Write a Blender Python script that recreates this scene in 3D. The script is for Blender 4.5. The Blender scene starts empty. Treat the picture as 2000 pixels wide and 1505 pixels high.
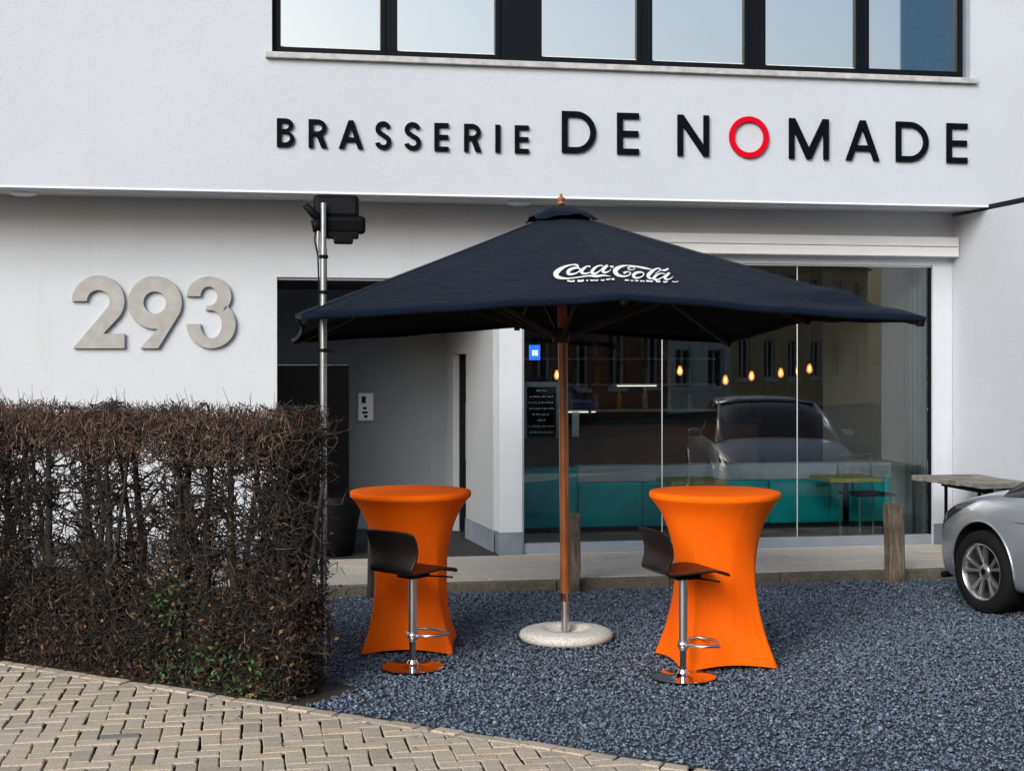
import bpy, bmesh, math, random
import numpy as np
from mathutils import Vector, Matrix
from mathutils.bvhtree import BVHTree
R = math.radians
rnd = random.Random(7)
rng = np.random.default_rng(11)
scene = bpy.context.scene
COL = scene.collection

# ------------------------------------------------------------------ camera
cam_d = bpy.data.cameras.new('camera'); cam = bpy.data.objects.new('camera', cam_d); COL.objects.link(cam)
cam_d.sensor_width = 36; cam_d.lens = 50.4; cam_d.shift_y = -0.02625; cam_d.clip_start = .1; cam_d.clip_end = 2000
cam.location = (-2.563, -13.54, 1.97); cam.rotation_euler = (R(90), 0, R(-10.3))
scene.camera = cam
# ------------------------------------------------------------------ world, sun, exposure
SUN_EL, SUN_AZ = R(29), R(217)            # azimuth from +Y clockwise: behind the camera, a little to its left
w = bpy.data.worlds.new('World'); scene.world = w; w.use_nodes = True
nt = w.node_tree; bg = nt.nodes['Background']
sky = nt.nodes.new('ShaderNodeTexSky'); sky.sky_type = 'NISHITA'; sky.sun_disc = False
sky.sun_elevation = SUN_EL; sky.sun_rotation = SUN_AZ; sky.air_density = 1.2; sky.dust_density = 3.5; sky.ozone_density = 1.2
hsv = nt.nodes.new('ShaderNodeHueSaturation'); hsv.inputs['Saturation'].default_value = 1.0
nt.links.new(sky.outputs[0], hsv.inputs['Color']); nt.links.new(hsv.outputs[0], bg.inputs[0]); bg.inputs[1].default_value = .115
sd = bpy.data.lights.new('sun', 'SUN'); sd.energy = 2.2; sd.angle = R(36); sd.color = (.93, .975, 1.0)
so = bpy.data.objects.new('sun', sd); COL.objects.link(so)
dv = Vector((math.sin(SUN_AZ) * math.cos(SUN_EL), math.cos(SUN_AZ) * math.cos(SUN_EL), math.sin(SUN_EL)))
so.rotation_euler = dv.to_track_quat('Z', 'Y').to_euler(); so.location = (-10, -20, 30)
scene.view_settings.view_transform = 'Standard'; scene.view_settings.look = 'None'
scene.view_settings.exposure = 0.42; scene.view_settings.gamma = 1; scene.view_settings.use_curve_mapping = False
scene.render.engine = 'CYCLES'

# ------------------------------------------------------------------ materials
def new_mat(name):
    m = bpy.data.materials.new(name); m.use_nodes = True
    return m, m.node_tree, m.node_tree.nodes['Principled BSDF']
def L(t, a, b): t.links.new(a, b)
def coords(t):
    return t.nodes.new('ShaderNodeTexCoord').outputs['Object']
def noise(t, vec, scale, detail=4, rough=.55, dist=0):
    n = t.nodes.new('ShaderNodeTexNoise'); n.inputs['Scale'].default_value = scale; n.inputs['Detail'].default_value = detail
    n.inputs['Roughness'].default_value = rough; n.inputs['Distortion'].default_value = dist; L(t, vec, n.inputs['Vector']); return n.outputs['Fac']
def ramp(t, fac, stops):
    r = t.nodes.new('ShaderNodeValToRGB'); e = r.color_ramp.elements
    while len(e) < len(stops): e.new(.5)
    for el, (p, c) in zip(e, stops): el.position = p; el.color = (*c, 1) if len(c) == 3 else c
    L(t, fac, r.inputs[0]); return r.outputs[0]
def bump(t, b, h, strength, dist=.01):
    n = t.nodes.new('ShaderNodeBump'); n.inputs['Strength'].default_value = strength; n.inputs['Distance'].default_value = dist
    L(t, h, n.inputs['Height']); L(t, n.outputs[0], b.inputs['Normal'])
def mixc(t, fac, a, b, mode='MIX'):
    n = t.nodes.new('ShaderNodeMix'); n.data_type = 'RGBA'; n.blend_type = mode
    for s, v in ((n.inputs[0], fac), (n.inputs[6], a), (n.inputs[7], b)):
        if hasattr(v, 'is_output'): L(t, v, s)
        elif isinstance(v, (int, float)): s.default_value = v
        else: s.default_value = (*v, 1)
    return n.outputs[2]
def scalev(t, vec, s):
    n = t.nodes.new('ShaderNodeMapping'); n.inputs['Scale'].default_value = s; L(t, vec, n.inputs[0]); return n.outputs[0]
def plain(name, col, rough=.5, metal=0, var=.12, nscale=6, bmp=0, bscale=60, coat=0, spec=.5, sheen=0):
    m, t, b = new_mat(name); c = coords(t)
    n = noise(t, c, nscale, 5)
    lo = tuple(v * (1 - var) for v in col); hi = tuple(min(1, v * (1 + var)) for v in col)
    L(t, ramp(t, n, [(.3, lo), (.7, hi)]), b.inputs['Base Color'])
    b.inputs['Roughness'].default_value = rough; b.inputs['Metallic'].default_value = metal
    b.inputs['Coat Weight'].default_value = coat; b.inputs['Specular IOR Level'].default_value = spec
    b.inputs['Coat Roughness'].default_value = .05
    if sheen: b.inputs['Sheen Weight'].default_value = sheen
    if bmp: bump(t, b, noise(t, c, bscale, 4), bmp)
    return m
def obj_random(t):
    return t.nodes.new('ShaderNodeObjectInfo').outputs['Random']
def island_random(t):
    return t.nodes.new('ShaderNodeNewGeometry').outputs['Random Per Island']

M = {}
def stucco(name, col, grime):
    m, t, b = new_mat(name); c = coords(t)
    big = noise(t, c, .9, 6, .6); fine = noise(t, c, 55, 6, .7); mid = noise(t, c, 9, 5)
    base = mixc(t, ramp(t, big, [(.35, (0, 0, 0)), (.75, (1, 1, 1))]), col, tuple(v * .93 for v in col))
    base = mixc(t, ramp(t, noise(t, c, 24, 6, .75), [(.30, (grime,) * 3), (.40, (0, 0, 0))]), base, (.42, .39, .35))
    st = noise(t, scalev(t, c, (3.2, 3.2, .22)), 1.6, 6, .65)
    base = mixc(t, ramp(t, st, [(.58, (0, 0, 0)), (.78, (grime,) * 3)]), base, (.48, .46, .43))
    L(t, base, b.inputs['Base Color']); b.inputs['Roughness'].default_value = .92; b.inputs['Specular IOR Level'].default_value = .25
    h = t.nodes.new('ShaderNodeMath'); h.operation = 'MULTIPLY_ADD'; h.inputs[1].default_value = .5; L(t, mid, h.inputs[0]); L(t, fine, h.inputs[2])
    bump(t, b, h.outputs[0], .65, .008)
    return m
M['stucco'] = stucco('white_stucco', (.515, .555, .62), .22)
M['stucco_low'] = stucco('white_stucco_lower', (.555, .59, .645), .45)
M['plinth'] = plain('bluestone_plinth', (.17, .20, .24), .7, 0, .2, 5, .3, 70)
M['sill'] = plain('sill_stone', (.42, .42, .43), .6, 0, .25, 12, .2, 60)
M['soffit'] = plain('soffit_paint', (.55, .54, .52), .8, 0, .08, 3)
M['frame'] = plain('dark_frame', (.003, .005, .008), .5, 0, .1, spec=.12)
M['whitealu'] = plain('white_aluminium', (.74, .75, .77), .35, 0, .03)
M['greyalu'] = plain('grey_aluminium', (.40, .44, .50), .35, .5, .06)
M['letter'] = plain('black_letter', (.002, .004, .007), .7, 0, .1, spec=.06)
M['redletter'] = plain('red_letter', (.58, .0, .014), .5, 0, .03, spec=.1)
M['digit'] = plain('brushed_zinc', (.36, .355, .35), .55, .25, .14, 9)
M['black'] = plain('black_plastic', (.003, .003, .004), .6, 0, .1, spec=.12)
M['steel'] = plain('brushed_steel', (.62, .62, .63), .34, 1, .05, 20)
M['pole'] = plain('galvanised_pole', (.42, .44, .46), .35, .9, .15, 25)
M['chrome'] = plain('polished_steel', (.72, .70, .68), .09, 1, .02)
M['rubber'] = plain('rubber', (.007, .007, .008), .85, spec=.2)
M['seat'] = plain('dark_moulded_seat', (.009, .006, .006), .42, 0, .25, 8, .05, 90, spec=.35)
M['umb_in'] = plain('umbrella_wood_dark', (.018, .005, .003), .7)
M['dark_tile'] = plain('dark_floor_tile', (.022, .021, .020), .6, 0, .3, 4)
M['darkdoor'] = plain('black_door', (.008, .008, .009), .35)
M['brown'] = plain('brown_panelling', (.115, .042, .022), .5, 0, .35, 3)
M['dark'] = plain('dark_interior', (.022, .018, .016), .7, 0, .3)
M['greywall'] = plain('interior_plaster', (.78, .78, .74), .85, 0, .06, 2)
M['curtain'] = plain('pale_curtain', (.62, .68, .66), .8, 0, .06)
M['teal'] = plain('teal_upholstery', (.004, .80, .92), .5, 0, .25, 2.2)
M['tealtop'] = plain('pale_counter', (.80, .82, .95), .5)
M['yellow'] = plain('yellow_table_edge', (.90, .80, .22), .5)
M['paper'] = plain('paper', (.72, .74, .77), .8, 0, .02)
M['chalk'] = plain('chalk_white', (.75, .75, .75), .8, 0, .02)
M['asphalt'] = plain('asphalt', (.055, .055, .058), .9, 0, .25, 8, .4, 120)
M['soil'] = plain('soil', (.022, .018, .014), .95, 0, .5, 14, .7, 60)
M['porchwall'] = stucco('shade_toned_porch_stucco', (.20, .22, .245), .2)  # shade of the porch recess is put into this stucco's colour
M['sidewall'] = stucco('shade_toned_porch_side_stucco', (.36, .38, .41), .2)  # side wall: less of the porch shade painted into the colour

def fabric(name, col, rough=.85):
    m, t, b = new_mat(name); c = coords(t)
    n = noise(t, c, 3, 6, .6); n2 = noise(t, c, 160, 3)
    L(t, ramp(t, n, [(.3, tuple(v * .8 for v in col)), (.7, tuple(v * 1.2 for v in col))]), b.inputs['Base Color'])
    b.inputs['Roughness'].default_value = rough; b.inputs['Sheen Weight'].default_value = .03; b.inputs['Specular IOR Level'].default_value = .12; b.inputs['Sheen Roughness'].default_value = .5
    h = t.nodes.new('ShaderNodeMath'); h.operation = 'MULTIPLY_ADD'; h.inputs[1].default_value = .06; L(t, n2, h.inputs[0]); L(t, noise(t, scalev(t, c, (1.6, 1.6, .6)), 5, 5, .6, 1.5), h.inputs[2])
    bump(t, b, h.outputs[0], .55, .03); return m
M['canopy'] = fabric('navy_canvas', (.0024, .0066, .0175))
M['underside'] = plain('shade_black_underside', (.004, .004, .005), .95, 0, .1, spec=.1)  # shade under the canopy painted in as black cloth
def orange():
    m, t, b = new_mat('orange_stretch_cloth'); c = coords(t); out = t.nodes['Material Output']
    n = noise(t, c, 3, 6); n2 = noise(t, scalev(t, c, (1, 1, .25)), 14, 4); wv = noise(t, c, 420, 2)
    col = ramp(t, n, [(.3, (1.0, .125, .001)), (.7, (1.0, .158, .002))])
    L(t, col, b.inputs['Base Color']); b.inputs['Roughness'].default_value = .72; b.inputs['Specular IOR Level'].default_value = .12
    h = t.nodes.new('ShaderNodeMath'); h.operation = 'MULTIPLY_ADD'; h.inputs[1].default_value = .35; L(t, wv, h.inputs[0]); L(t, n2, h.inputs[2])
    bump(t, b, h.outputs[0], .18, .008)
    tr = t.nodes.new('ShaderNodeBsdfTranslucent'); L(t, col, tr.inputs[0]); mx = t.nodes.new('ShaderNodeMixShader'); mx.inputs[0].default_value = .06
    L(t, b.outputs[0], mx.inputs[1]); L(t, tr.outputs[0], mx.inputs[2]); L(t, mx.outputs[0], out.inputs[0]); return m
M['orange'] = orange()
def wood(name, dark, light, rough=.45, axis=2, sc=6, coat=0, bmp=.2):
    m, t, b = new_mat(name); c = coords(t)
    s = [14, 14, 14]; s[axis] = 1.0
    v = scalev(t, c, tuple(s)); n = noise(t, v, sc * .35, 7, .65, 1.2); n2 = noise(t, c, 5, 3)
    col = ramp(t, n, [(.28, dark), (.72, light)])
    col = mixc(t, ramp(t, n2, [(.4, (0, 0, 0)), (.65, (.65, .65, .65))]), col, tuple(v * .55 for v in dark))
    L(t, col, b.inputs['Base Color']); b.inputs['Roughness'].default_value = rough; b.inputs['Coat Weight'].default_value = coat
    b.inputs['Coat Roughness'].default_value = .15
    bump(t, b, n, bmp, .006); return m
M['teak'] = wood('varnished_teak', (.17, .045, .010), (.36, .115, .022), .4, 2, 6, .4, .08)
M['oldwood'] = wood('weathered_post_wood', (.055, .040, .028), (.30, .24, .175), .85, 2, 8, 0, .7)
M['darkwood'] = wood('dark_post_wood', (.010, .008, .007), (.035, .028, .022), .85, 2, 8, 0, .7)  # darker tone of the post wood, for one bollard
M['plank'] = wood('weathered_plank', (.10, .095, .085), (.34, .32, .28), .85, 0, 8, 0, .6)
def concrete(name, a, b_, stain, bmp=.3, usernd=True):
    m, t, b = new_mat(name); c = coords(t)
    n = noise(t, c, 9, 8, .75); f = noise(t, c, 85, 4, .75)
    col = ramp(t, n, [(.3, a), (.7, b_)])
    col = mixc(t, ramp(t, f, [(.38, (.85, .85, .85)), (.52, (0, 0, 0))]), col, tuple(v * .45 for v in a))
    if usernd:
        r = obj_random(t); tint = ramp(t, r, [(0, (.74, .72, .68)), (.3, (.92, .90, .86)), (.7, (1, .97, .92)), (1, (1.0, .91, .81))])
        col = mixc(t, 1.0, col, tint, 'MULTIPLY')
    s = noise(t, c, 2.3, 6, .7)
    col = mixc(t, ramp(t, s, [(.55, (0, 0, 0)), (.75, (.6, .6, .6))]), col, stain)
    L(t, col, b.inputs['Base Color']); b.inputs['Roughness'].default_value = .88; bump(t, b, f, bmp, .004); return m
M['paver'] = concrete('concrete_paver', (.42, .365, .29), (.64, .565, .465), (.22, .185, .15), .9)
M['greypaver'] = concrete('grey_paver', (.18, .18, .185), (.26, .26, .27), (.13, .13, .13), .5)
M['slab'] = concrete('concrete_slab', (.44, .425, .40), (.60, .58, .55), (.26, .245, .225), .2)
M['kerb'] = concrete('kerb_concrete', (.11, .095, .078), (.22, .20, .17), (.06, .05, .04), .5)
M['basering'] = concrete('parasol_base_concrete', (.58, .575, .555), (.74, .735, .71), (.36, .36, .22), .12, False)
def gravel_mat():
    m, t, b = new_mat('bluish_gravel'); r = island_random(t)
    L(t, ramp(t, r, [(0, (.045, .062, .092)), (.4, (.092, .122, .170)), (.92, (.150, .198, .272)), (1, (.28, .33, .40))]), b.inputs['Base Color'])
    b.inputs['Roughness'].default_value = .75; return m
M['gravel'] = gravel_mat()
M['gravelbase'] = plain('gravel_bed', (.038, .046, .060), .95, 0, .5, 70, 1, 90)
def twig_mat(name, stops):
    m, t, b = new_mat(name); L(t, ramp(t, island_random(t), stops), b.inputs['Base Color']); b.inputs['Roughness'].default_value = .8; return m
M['twig'] = twig_mat('hedge_twig', [(0, (.005, .004, .003)), (.7, (.018, .0115, .0085)), (1, (.07, .042, .029))])
M['shoot'] = twig_mat('hedge_shoot', [(0, (.035, .019, .013)), (.6, (.10, .056, .040)), (1, (.24, .155, .115))])
M['deadleaf'] = twig_mat('dead_leaf', [(0, (.018, .009, .006)), (.6, (.05, .022, .012)), (.93, (.12, .05, .024)), (1, (.32, .18, .04))])
M['ivy'] = twig_mat('ivy_leaf', [(0, (.012, .035, .010)), (.7, (.03, .08, .02)), (1, (.08, .15, .04))])
M['bark'] = plain('hedge_bark', (.012, .010, .009), .9, 0, .5, 20, .6, 40)

def clear_glass():
    m, t, b = new_mat('clear_glass'); t.nodes.remove(b); out = t.nodes['Material Output']
    tr = t.nodes.new('ShaderNodeBsdfTransparent'); tr.inputs[0].default_value = (.90, .95, .95, 1)
    gl = t.nodes.new('ShaderNodeBsdfGlossy'); gl.inputs['Roughness'].default_value = .002; gl.inputs[0].default_value = (1, 1, 1, 1)
    fr = t.nodes.new('ShaderNodeFresnel'); fr.inputs['IOR'].default_value = 1.75
    mx = t.nodes.new('ShaderNodeMixShader'); L(t, fr.outputs[0], mx.inputs[0]); L(t, tr.outputs[0], mx.inputs[1]); L(t, gl.outputs[0], mx.inputs[2])
    L(t, mx.outputs[0], out.inputs[0]); return m
M['glass'] = clear_glass()
def mirror_glass():
    m, t, b = new_mat('solar_control_glass')
    b.inputs['Base Color'].default_value = (.78, .80, .82, 1); b.inputs['Metallic'].default_value = 1; b.inputs['Roughness'].default_value = .015
    return m
M['mirror'] = mirror_glass()
def emit(name, col, s):
    m, t, b = new_mat(name); b.inputs['Base Color'].default_value = (*col, 1); b.inputs['Emission Color'].default_value = (*col, 1); b.inputs['Emission Strength'].default_value = s; return m
M['bulb'] = emit('glowing_filament', (1, .70, .36), 14)
def bulb_glass():
    m, t, b = new_mat('amber_bulb_glass'); out = t.nodes['Material Output']; tr = t.nodes.new('ShaderNodeBsdfTransparent'); tr.inputs[0].default_value = (1, .72, .38, 1)
    b.inputs['Base Color'].default_value = (.5, .2, .04, 1); b.inputs['Emission Color'].default_value = (1, .30, .05, 1); b.inputs['Emission Strength'].default_value = 1.1; b.inputs['Roughness'].default_value = .1
    mx = t.nodes.new('ShaderNodeMixShader'); mx.inputs[0].default_value = .55; L(t, tr.outputs[0], mx.inputs[1]); L(t, b.outputs[0], mx.inputs[2]); L(t, mx.outputs[0], out.inputs[0]); return m
M['bulbglass'] = bulb_glass(); M['strip'] = emit('shelf_light_strip', (1, .90, .78), 1.4)
M['blueled'] = emit('blue_lit_sign', (.02, .12, .75), 1.6)
M['whiteled'] = emit('white_lit_sign', (.6, .75, 1), 2.2)
M['carpaint'] = plain('silver_blue_car_paint', (.46, .505, .565), .32, .7, .03, 2, 0, 60, 1.0)
M['carglass'] = plain('dark_car_glass', (.01, .014, .018), .05, 0, 0, 2, 0, 60, .5)
M['headlamp'] = plain('headlamp_lens', (.05, .045, .05), .08, .2, .5, 14, 0, 60, 1)
M['alloy'] = plain('alloy_rim', (.50, .51, .53), .25, .9, .06)
M['brick'] = plain('brown_brick', (.30, .125, .075), .9, 0, .3, 2)
M['tanbrick'] = plain('tan_brick', (.80, .54, .30), .9, 0, .2, 2)
M['housewhite'] = plain('pale_render', (.82, .81, .77), .9)
M['roof'] = plain('dark_roof_tile', (.05, .045, .045), .8)
M['bluecladding'] = plain('blue_grey_cladding', (.20, .40, .58), .6, 0, .1)
M['bottle'] = plain('bottle_glass', (.42, .50, .34), .1, 0, .6, 3)
M['amber'] = plain('amber_bottle_glass', (.62, .28, .05), .1, 0, .4, 3)

# ------------------------------------------------------------------ mesh helpers
def tagit(o, label=None, cat=None, group=None, kind=None):
    if label: o['label'] = label
    if cat: o['category'] = cat
    if group: o['group'] = group
    if kind: o['kind'] = kind
    return o
def empty(name, loc=(0, 0, 0), rz=0, parent=None):
    o = bpy.data.objects.new(name, None); COL.objects.link(o); o.location = loc; o.rotation_euler = (0, 0, rz); o.empty_display_size = .1
    if parent: o.parent = parent
    return o
def link_mesh(name, me, mat, parent=None, smooth=False):
    o = bpy.data.objects.new(name, me); COL.objects.link(o)
    if mat is not None:
        for mm in (mat if isinstance(mat, (list, tuple)) else [mat]): me.materials.append(mm)
    if parent: o.parent = parent
    if smooth:
        me.polygons.foreach_set('use_smooth', [True] * len(me.polygons))
    return o
def fast_mesh(name, V, F):
    """numpy verts (n,3), faces (m,k)"""
    me = bpy.data.meshes.new(name); V = np.asarray(V, np.float32); F = np.asarray(F, np.int32); k = F.shape[1]
    me.vertices.add(len(V)); me.vertices.foreach_set('co', V.ravel())
    me.loops.add(F.size); me.loops.foreach_set('vertex_index', F.ravel())
    me.polygons.add(len(F)); me.polygons.foreach_set('loop_start', np.arange(0, F.size, k, dtype=np.int32)); me.polygons.foreach_set('loop_total', np.full(len(F), k, np.int32))
    me.update(calc_edges=True); me.validate(); return me
class MB:
    def __init__(s): s.v = []; s.f = []
    def add(s, V, F):
        o = len(s.v); s.v += [tuple(p) for p in V]; s.f += [tuple(i + o for i in f) for f in F]; return s
    def box(s, x0, x1, y0, y1, z0, z1, mtx=None):
        V = [(x0, y0, z0), (x1, y0, z0), (x1, y1, z0), (x0, y1, z0), (x0, y0, z1), (x1, y0, z1), (x1, y1, z1), (x0, y1, z1)]
        if mtx: V = [mtx @ Vector(p) for p in V]
        return s.add(V, [(0, 3, 2, 1), (4, 5, 6, 7), (0, 1, 5, 4), (1, 2, 6, 5), (2, 3, 7, 6), (3, 0, 4, 7)])
    def tube(s, pts, rad, n=10, caps=True, squash=None):
        pts = [Vector(p) for p in pts]; rad = rad if isinstance(rad, (list, tuple)) else [rad] * len(pts)
        V = []; prev = None
        for i, p in enumerate(pts):
            d = (pts[min(i + 1, len(pts) - 1)] - pts[max(i - 1, 0)]).normalized()
            if prev is None:
                a = d.orthogonal().normalized()
            else:
                a = (prev - d * prev.dot(d)).normalized()
            prev = a; b = d.cross(a)
            for k in range(n):
                q = 2 * math.pi * k / n; V.append(p + (a * math.cos(q) + b * math.sin(q)) * rad[i])
        F = []
        for i in range(len(pts) - 1):
            for k in range(n): F.append((i * n + k, i * n + (k + 1) % n, (i + 1) * n + (k + 1) % n, (i + 1) * n + k))
        if caps: F.append(tuple(range(n))[::-1]); F.append(tuple((len(pts) - 1) * n + k for k in range(n)))
        return s.add(V, F)
    def lathe(s, prof, n=32, c=(0, 0, 0), caps=True):
        V = []; F = []
        for r, z in prof:
            for k in range(n):
                q = 2 * math.pi * k / n; V.append((c[0] + r * math.cos(q), c[1] + r * math.sin(q), c[2] + z))
        m = len(prof)
        for i in range(m - 1):
            for k in range(n): F.append((i * n + k, i * n + (k + 1) % n, (i + 1) * n + (k + 1) % n, (i + 1) * n + k))
        if caps: F.append(tuple(range(n))[::-1]); F.append(tuple((m - 1) * n + k for k in range(n)))
        return s.add(V, F)
    def bar(s, a, b, w, h):
        a, b = Vector(a), Vector(b); d = (b - a); ln = d.length; q = d.to_track_quat('X', 'Z').to_matrix().to_4x4()
        return s.box(0, ln, -w / 2, w / 2, -h / 2, h / 2, Matrix.Translation(a) @ q)
    def mesh(s, name):
        me = bpy.data.meshes.new(name); me.from_pydata(s.v, [], s.f); me.update(); return me
    def build(s, name, mat, parent=None, smooth=False, bevel=0, seg=2, angle=None):
        o = link_mesh(name, s.mesh(name), mat, parent, smooth)
        if bevel:
            m = o.modifiers.new('bevel', 'BEVEL'); m.width = bevel; m.segments = seg; m.limit_method = 'ANGLE'; m.angle_limit = R(40)
        if smooth and angle is not None: smooth_by_angle(o, angle)
        return o
def smooth_by_angle(o, ang):
    me = o.data; bm = bmesh.new(); bm.from_mesh(me)
    for e in bm.edges:
        if len(e.link_faces) == 2 and e.calc_face_angle(0) > ang: e.smooth = False
    bm.to_mesh(me); bm.free()
def box(name, x0, x1, y0, y1, z0, z1, mat, parent=None, bevel=0):
    return MB().box(x0, x1, y0, y1, z0, z1).build(name, mat, parent, bevel=bevel)
def wall_grid(xs, zs, open_cells, y0, y1):
    """thick wall in the xz plane from y0 (front) to y1 with rectangular openings; one seamless skin"""
    mb = MB(); nx, nz = len(xs) - 1, len(zs) - 1
    solid = lambda i, j: 0 <= i < nx and 0 <= j < nz and (i, j) not in open_cells
    for i in range(nx):
        for j in range(nz):
            if not solid(i, j): continue
            a, b, c, d = xs[i], xs[i + 1], zs[j], zs[j + 1]
            mb.add([(a, y0, c), (b, y0, c), (b, y0, d), (a, y0, d)], [(0, 1, 2, 3)])
            mb.add([(a, y1, c), (b, y1, c), (b, y1, d), (a, y1, d)], [(3, 2, 1, 0)])
            if not solid(i - 1, j): mb.add([(a, y0, c), (a, y0, d), (a, y1, d), (a, y1, c)], [(0, 1, 2, 3)])
            if not solid(i + 1, j): mb.add([(b, y0, c), (b, y0, d), (b, y1, d), (b, y1, c)], [(3, 2, 1, 0)])
            if not solid(i, j - 1): mb.add([(a, y0, c), (b, y0, c), (b, y1, c), (a, y1, c)], [(3, 2, 1, 0)])
            if not solid(i, j + 1): mb.add([(a, y0, d), (b, y0, d), (b, y1, d), (a, y1, d)], [(0, 1, 2, 3)])
    bm = bmesh.new(); me = mb.mesh('w'); bm.from_mesh(me); bmesh.ops.remove_doubles(bm, verts=bm.verts, dist=1e-5); bm.to_mesh(me); bm.free(); return me
def copy_tree(o, parent=None):
    c = o.copy(); COL.objects.link(c); c.parent = parent
    for ch in list(o.children): copy_tree(ch, c)
    return c

# ------------------------------------------------------------------ ground, gravel yard, pavement
ED = Vector((.762, -.648, 0)); EN = Vector((-.648, -.762, 0))     # edge of the pavement: direction, and normal towards the street
E0 = Vector((-2.253, -5.352, 0))
def epos(s, n, z=0): p = E0 + ED * s + EN * n; return (p.x, p.y, z)
mb = MB().add([(-400, -400, -.06), (400, -400, -.06), (400, 400, -.06), (-400, 400, -.06)], [(0, 1, 2, 3)])
tagit(mb.build('ground', M['asphalt']), kind='structure')
a, b = epos(-9, 0, -.012), epos(22, 0, -.012)
tagit(MB().add([a, b, (16, -1.56, -.012), (-9.2, -1.56, -.012)], [(0, 1, 2, 3)]).build('gravel_yard', M['gravelbase']), kind='structure')

UX0, UY0 = -.424, -3.698
def rand_rot(n):
    q = rng.normal(size=(n, 4)); q /= np.linalg.norm(q, axis=1)[:, None]; w_, x, y, z = q.T
    return np.stack([np.stack([1 - 2 * (y * y + z * z), 2 * (x * y - z * w_), 2 * (x * z + y * w_)], -1), np.stack([2 * (x * y + z * w_), 1 - 2 * (x * x + z * z), 2 * (y * z - x * w_)], -1), np.stack([2 * (x * z - y * w_), 2 * (y * z + x * w_), 1 - 2 * (x * x + y * y)], -1)], 1)
def scatter_gravel(N, x0, x1, y0, y1, smin, smax, zamp):
    P = np.stack([rng.uniform(x0, x1, N), rng.uniform(y0, y1, N)], 1)
    d = (P[:, 0] - E0.x) * EN.x + (P[:, 1] - E0.y) * EN.y
    sl = (P[:, 0] - E0.x) * ED.x + (P[:, 1] - E0.y) * ED.y
    keep = (d < -.012) & ~((sl < -.02) & (d > -.55)) & (P[:, 1] < -1.60)
    for ex, ey, er in ((.059, -5.022, .21), (-1.553, -4.444, .21), (UX0, UY0, .31)): keep &= np.hypot(P[:, 0] - ex, P[:, 1] - ey) > er
    P = P[keep]; n = len(P)
    base = np.array([(1, 0, 0), (-1, 0, 0), (0, 1, 0), (0, -1, 0), (0, 0, 1), (0, 0, -1)], float)
    F0 = np.array([(0, 2, 4), (2, 1, 4), (1, 3, 4), (3, 0, 4), (2, 0, 5), (1, 2, 5), (3, 1, 5), (0, 3, 5)])
    s = rng.uniform(smin, smax, n)
    V = base[None] * rng.uniform(.55, 1.3, (n, 6, 1)) * np.array([1, .8, .6]) + rng.normal(0, .16, (n, 6, 3))
    V = np.einsum('nij,nkj->nki', rand_rot(n), V) * s[:, None, None]; V[:, :, 2] *= .75
    z = rng.uniform(-.006, zamp, n) + .006 * np.sin(P[:, 0] * 1.7) * np.cos(P[:, 1] * 2.1)
    V += np.concatenate([P, z[:, None]], 1)[:, None, :]
    return V.reshape(-1, 3), (F0[None] + (np.arange(n) * 6)[:, None, None]).reshape(-1, 3)
Vs, Fs = [], []; off = 0
for args in ((125000, -3.6, 4.9, -8.2, -1.6, .007, .0185, .009), (14000, 4.9, 9, -11, -1.6, .012, .022, .008), (9000, -8, -3.6, -4, -1.6, .012, .022, .008)):
    v, f = scatter_gravel(*args); Vs.append(v); Fs.append(f + off); off += len(v)
tagit(link_mesh('gravel', fast_mesh('gravel', np.concatenate(Vs), np.concatenate(Fs)), M['gravel']), 'loose bluish grey gravel covering the yard', 'gravel', kind='stuff')

# pavement of concrete blocks in herringbone bond with an edge course
pav = tagit(MB().add([epos(-12, .0, -.022), epos(-12, 5, -.022), epos(14, 5, -.022), epos(14, .0, -.022)], [(0, 1, 2, 3)]).build('pavement', M['soil']), kind='structure')
def prism_block(poly, h, bev, gap):
    """block from a 2D polygon (ccw): shrunk by the joint, chamfered top"""
    def inset(pg, d):
        out = []; n = len(pg)
        for i in range(n):
            p0, p1, p2 = (Vector((*pg[k % n], 0)) for k in (i - 1, i, i + 1))
            e1 = (p1 - p0).normalized(); e2 = (p2 - p1).normalized(); n1 = Vector((-e1.y, e1.x, 0)); n2 = Vector((-e2.y, e2.x, 0))
            k = 1 + n1.dot(n2); q = p1 + (n1 + n2) * (d / max(k, .4)); out.append((q.x, q.y))
        return out
    a_ = inset(poly, gap / 2); b_ = inset(poly, gap / 2 + bev); n = len(poly)
    V = [(*p, -h) for p in a_] + [(*p, -bev) for p in a_] + [(*p, 0) for p in b_]
    F = [tuple(range(2 * n, 3 * n))]
    for k in (0, 1):
        for i in range(n): F.append((k * n + i, k * n + (i + 1) % n, (k + 1) * n + (i + 1) % n, (k + 1) * n + i))
    return MB().add(V, F)
def jitter(poly, j): return [(x + rnd.uniform(-j, j), y + rnd.uniform(-j, j)) for x, y in poly]
U = .1045
blk = {}
for k in range(9):
    blk['h', k] = prism_block(jitter([(-U, -U / 2), (U, -U / 2), (U, U / 2), (-U, U / 2)], .005), .05, .005, .0095).mesh('paver')
    blk['v', k] = prism_block(jitter([(-U / 2, -U), (U / 2, -U), (U / 2, U), (-U / 2, U)], .005), .05, .005, .0095).mesh('paver')
for me in blk.values(): me.materials.append(M['paver'])
grey = {}
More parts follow.
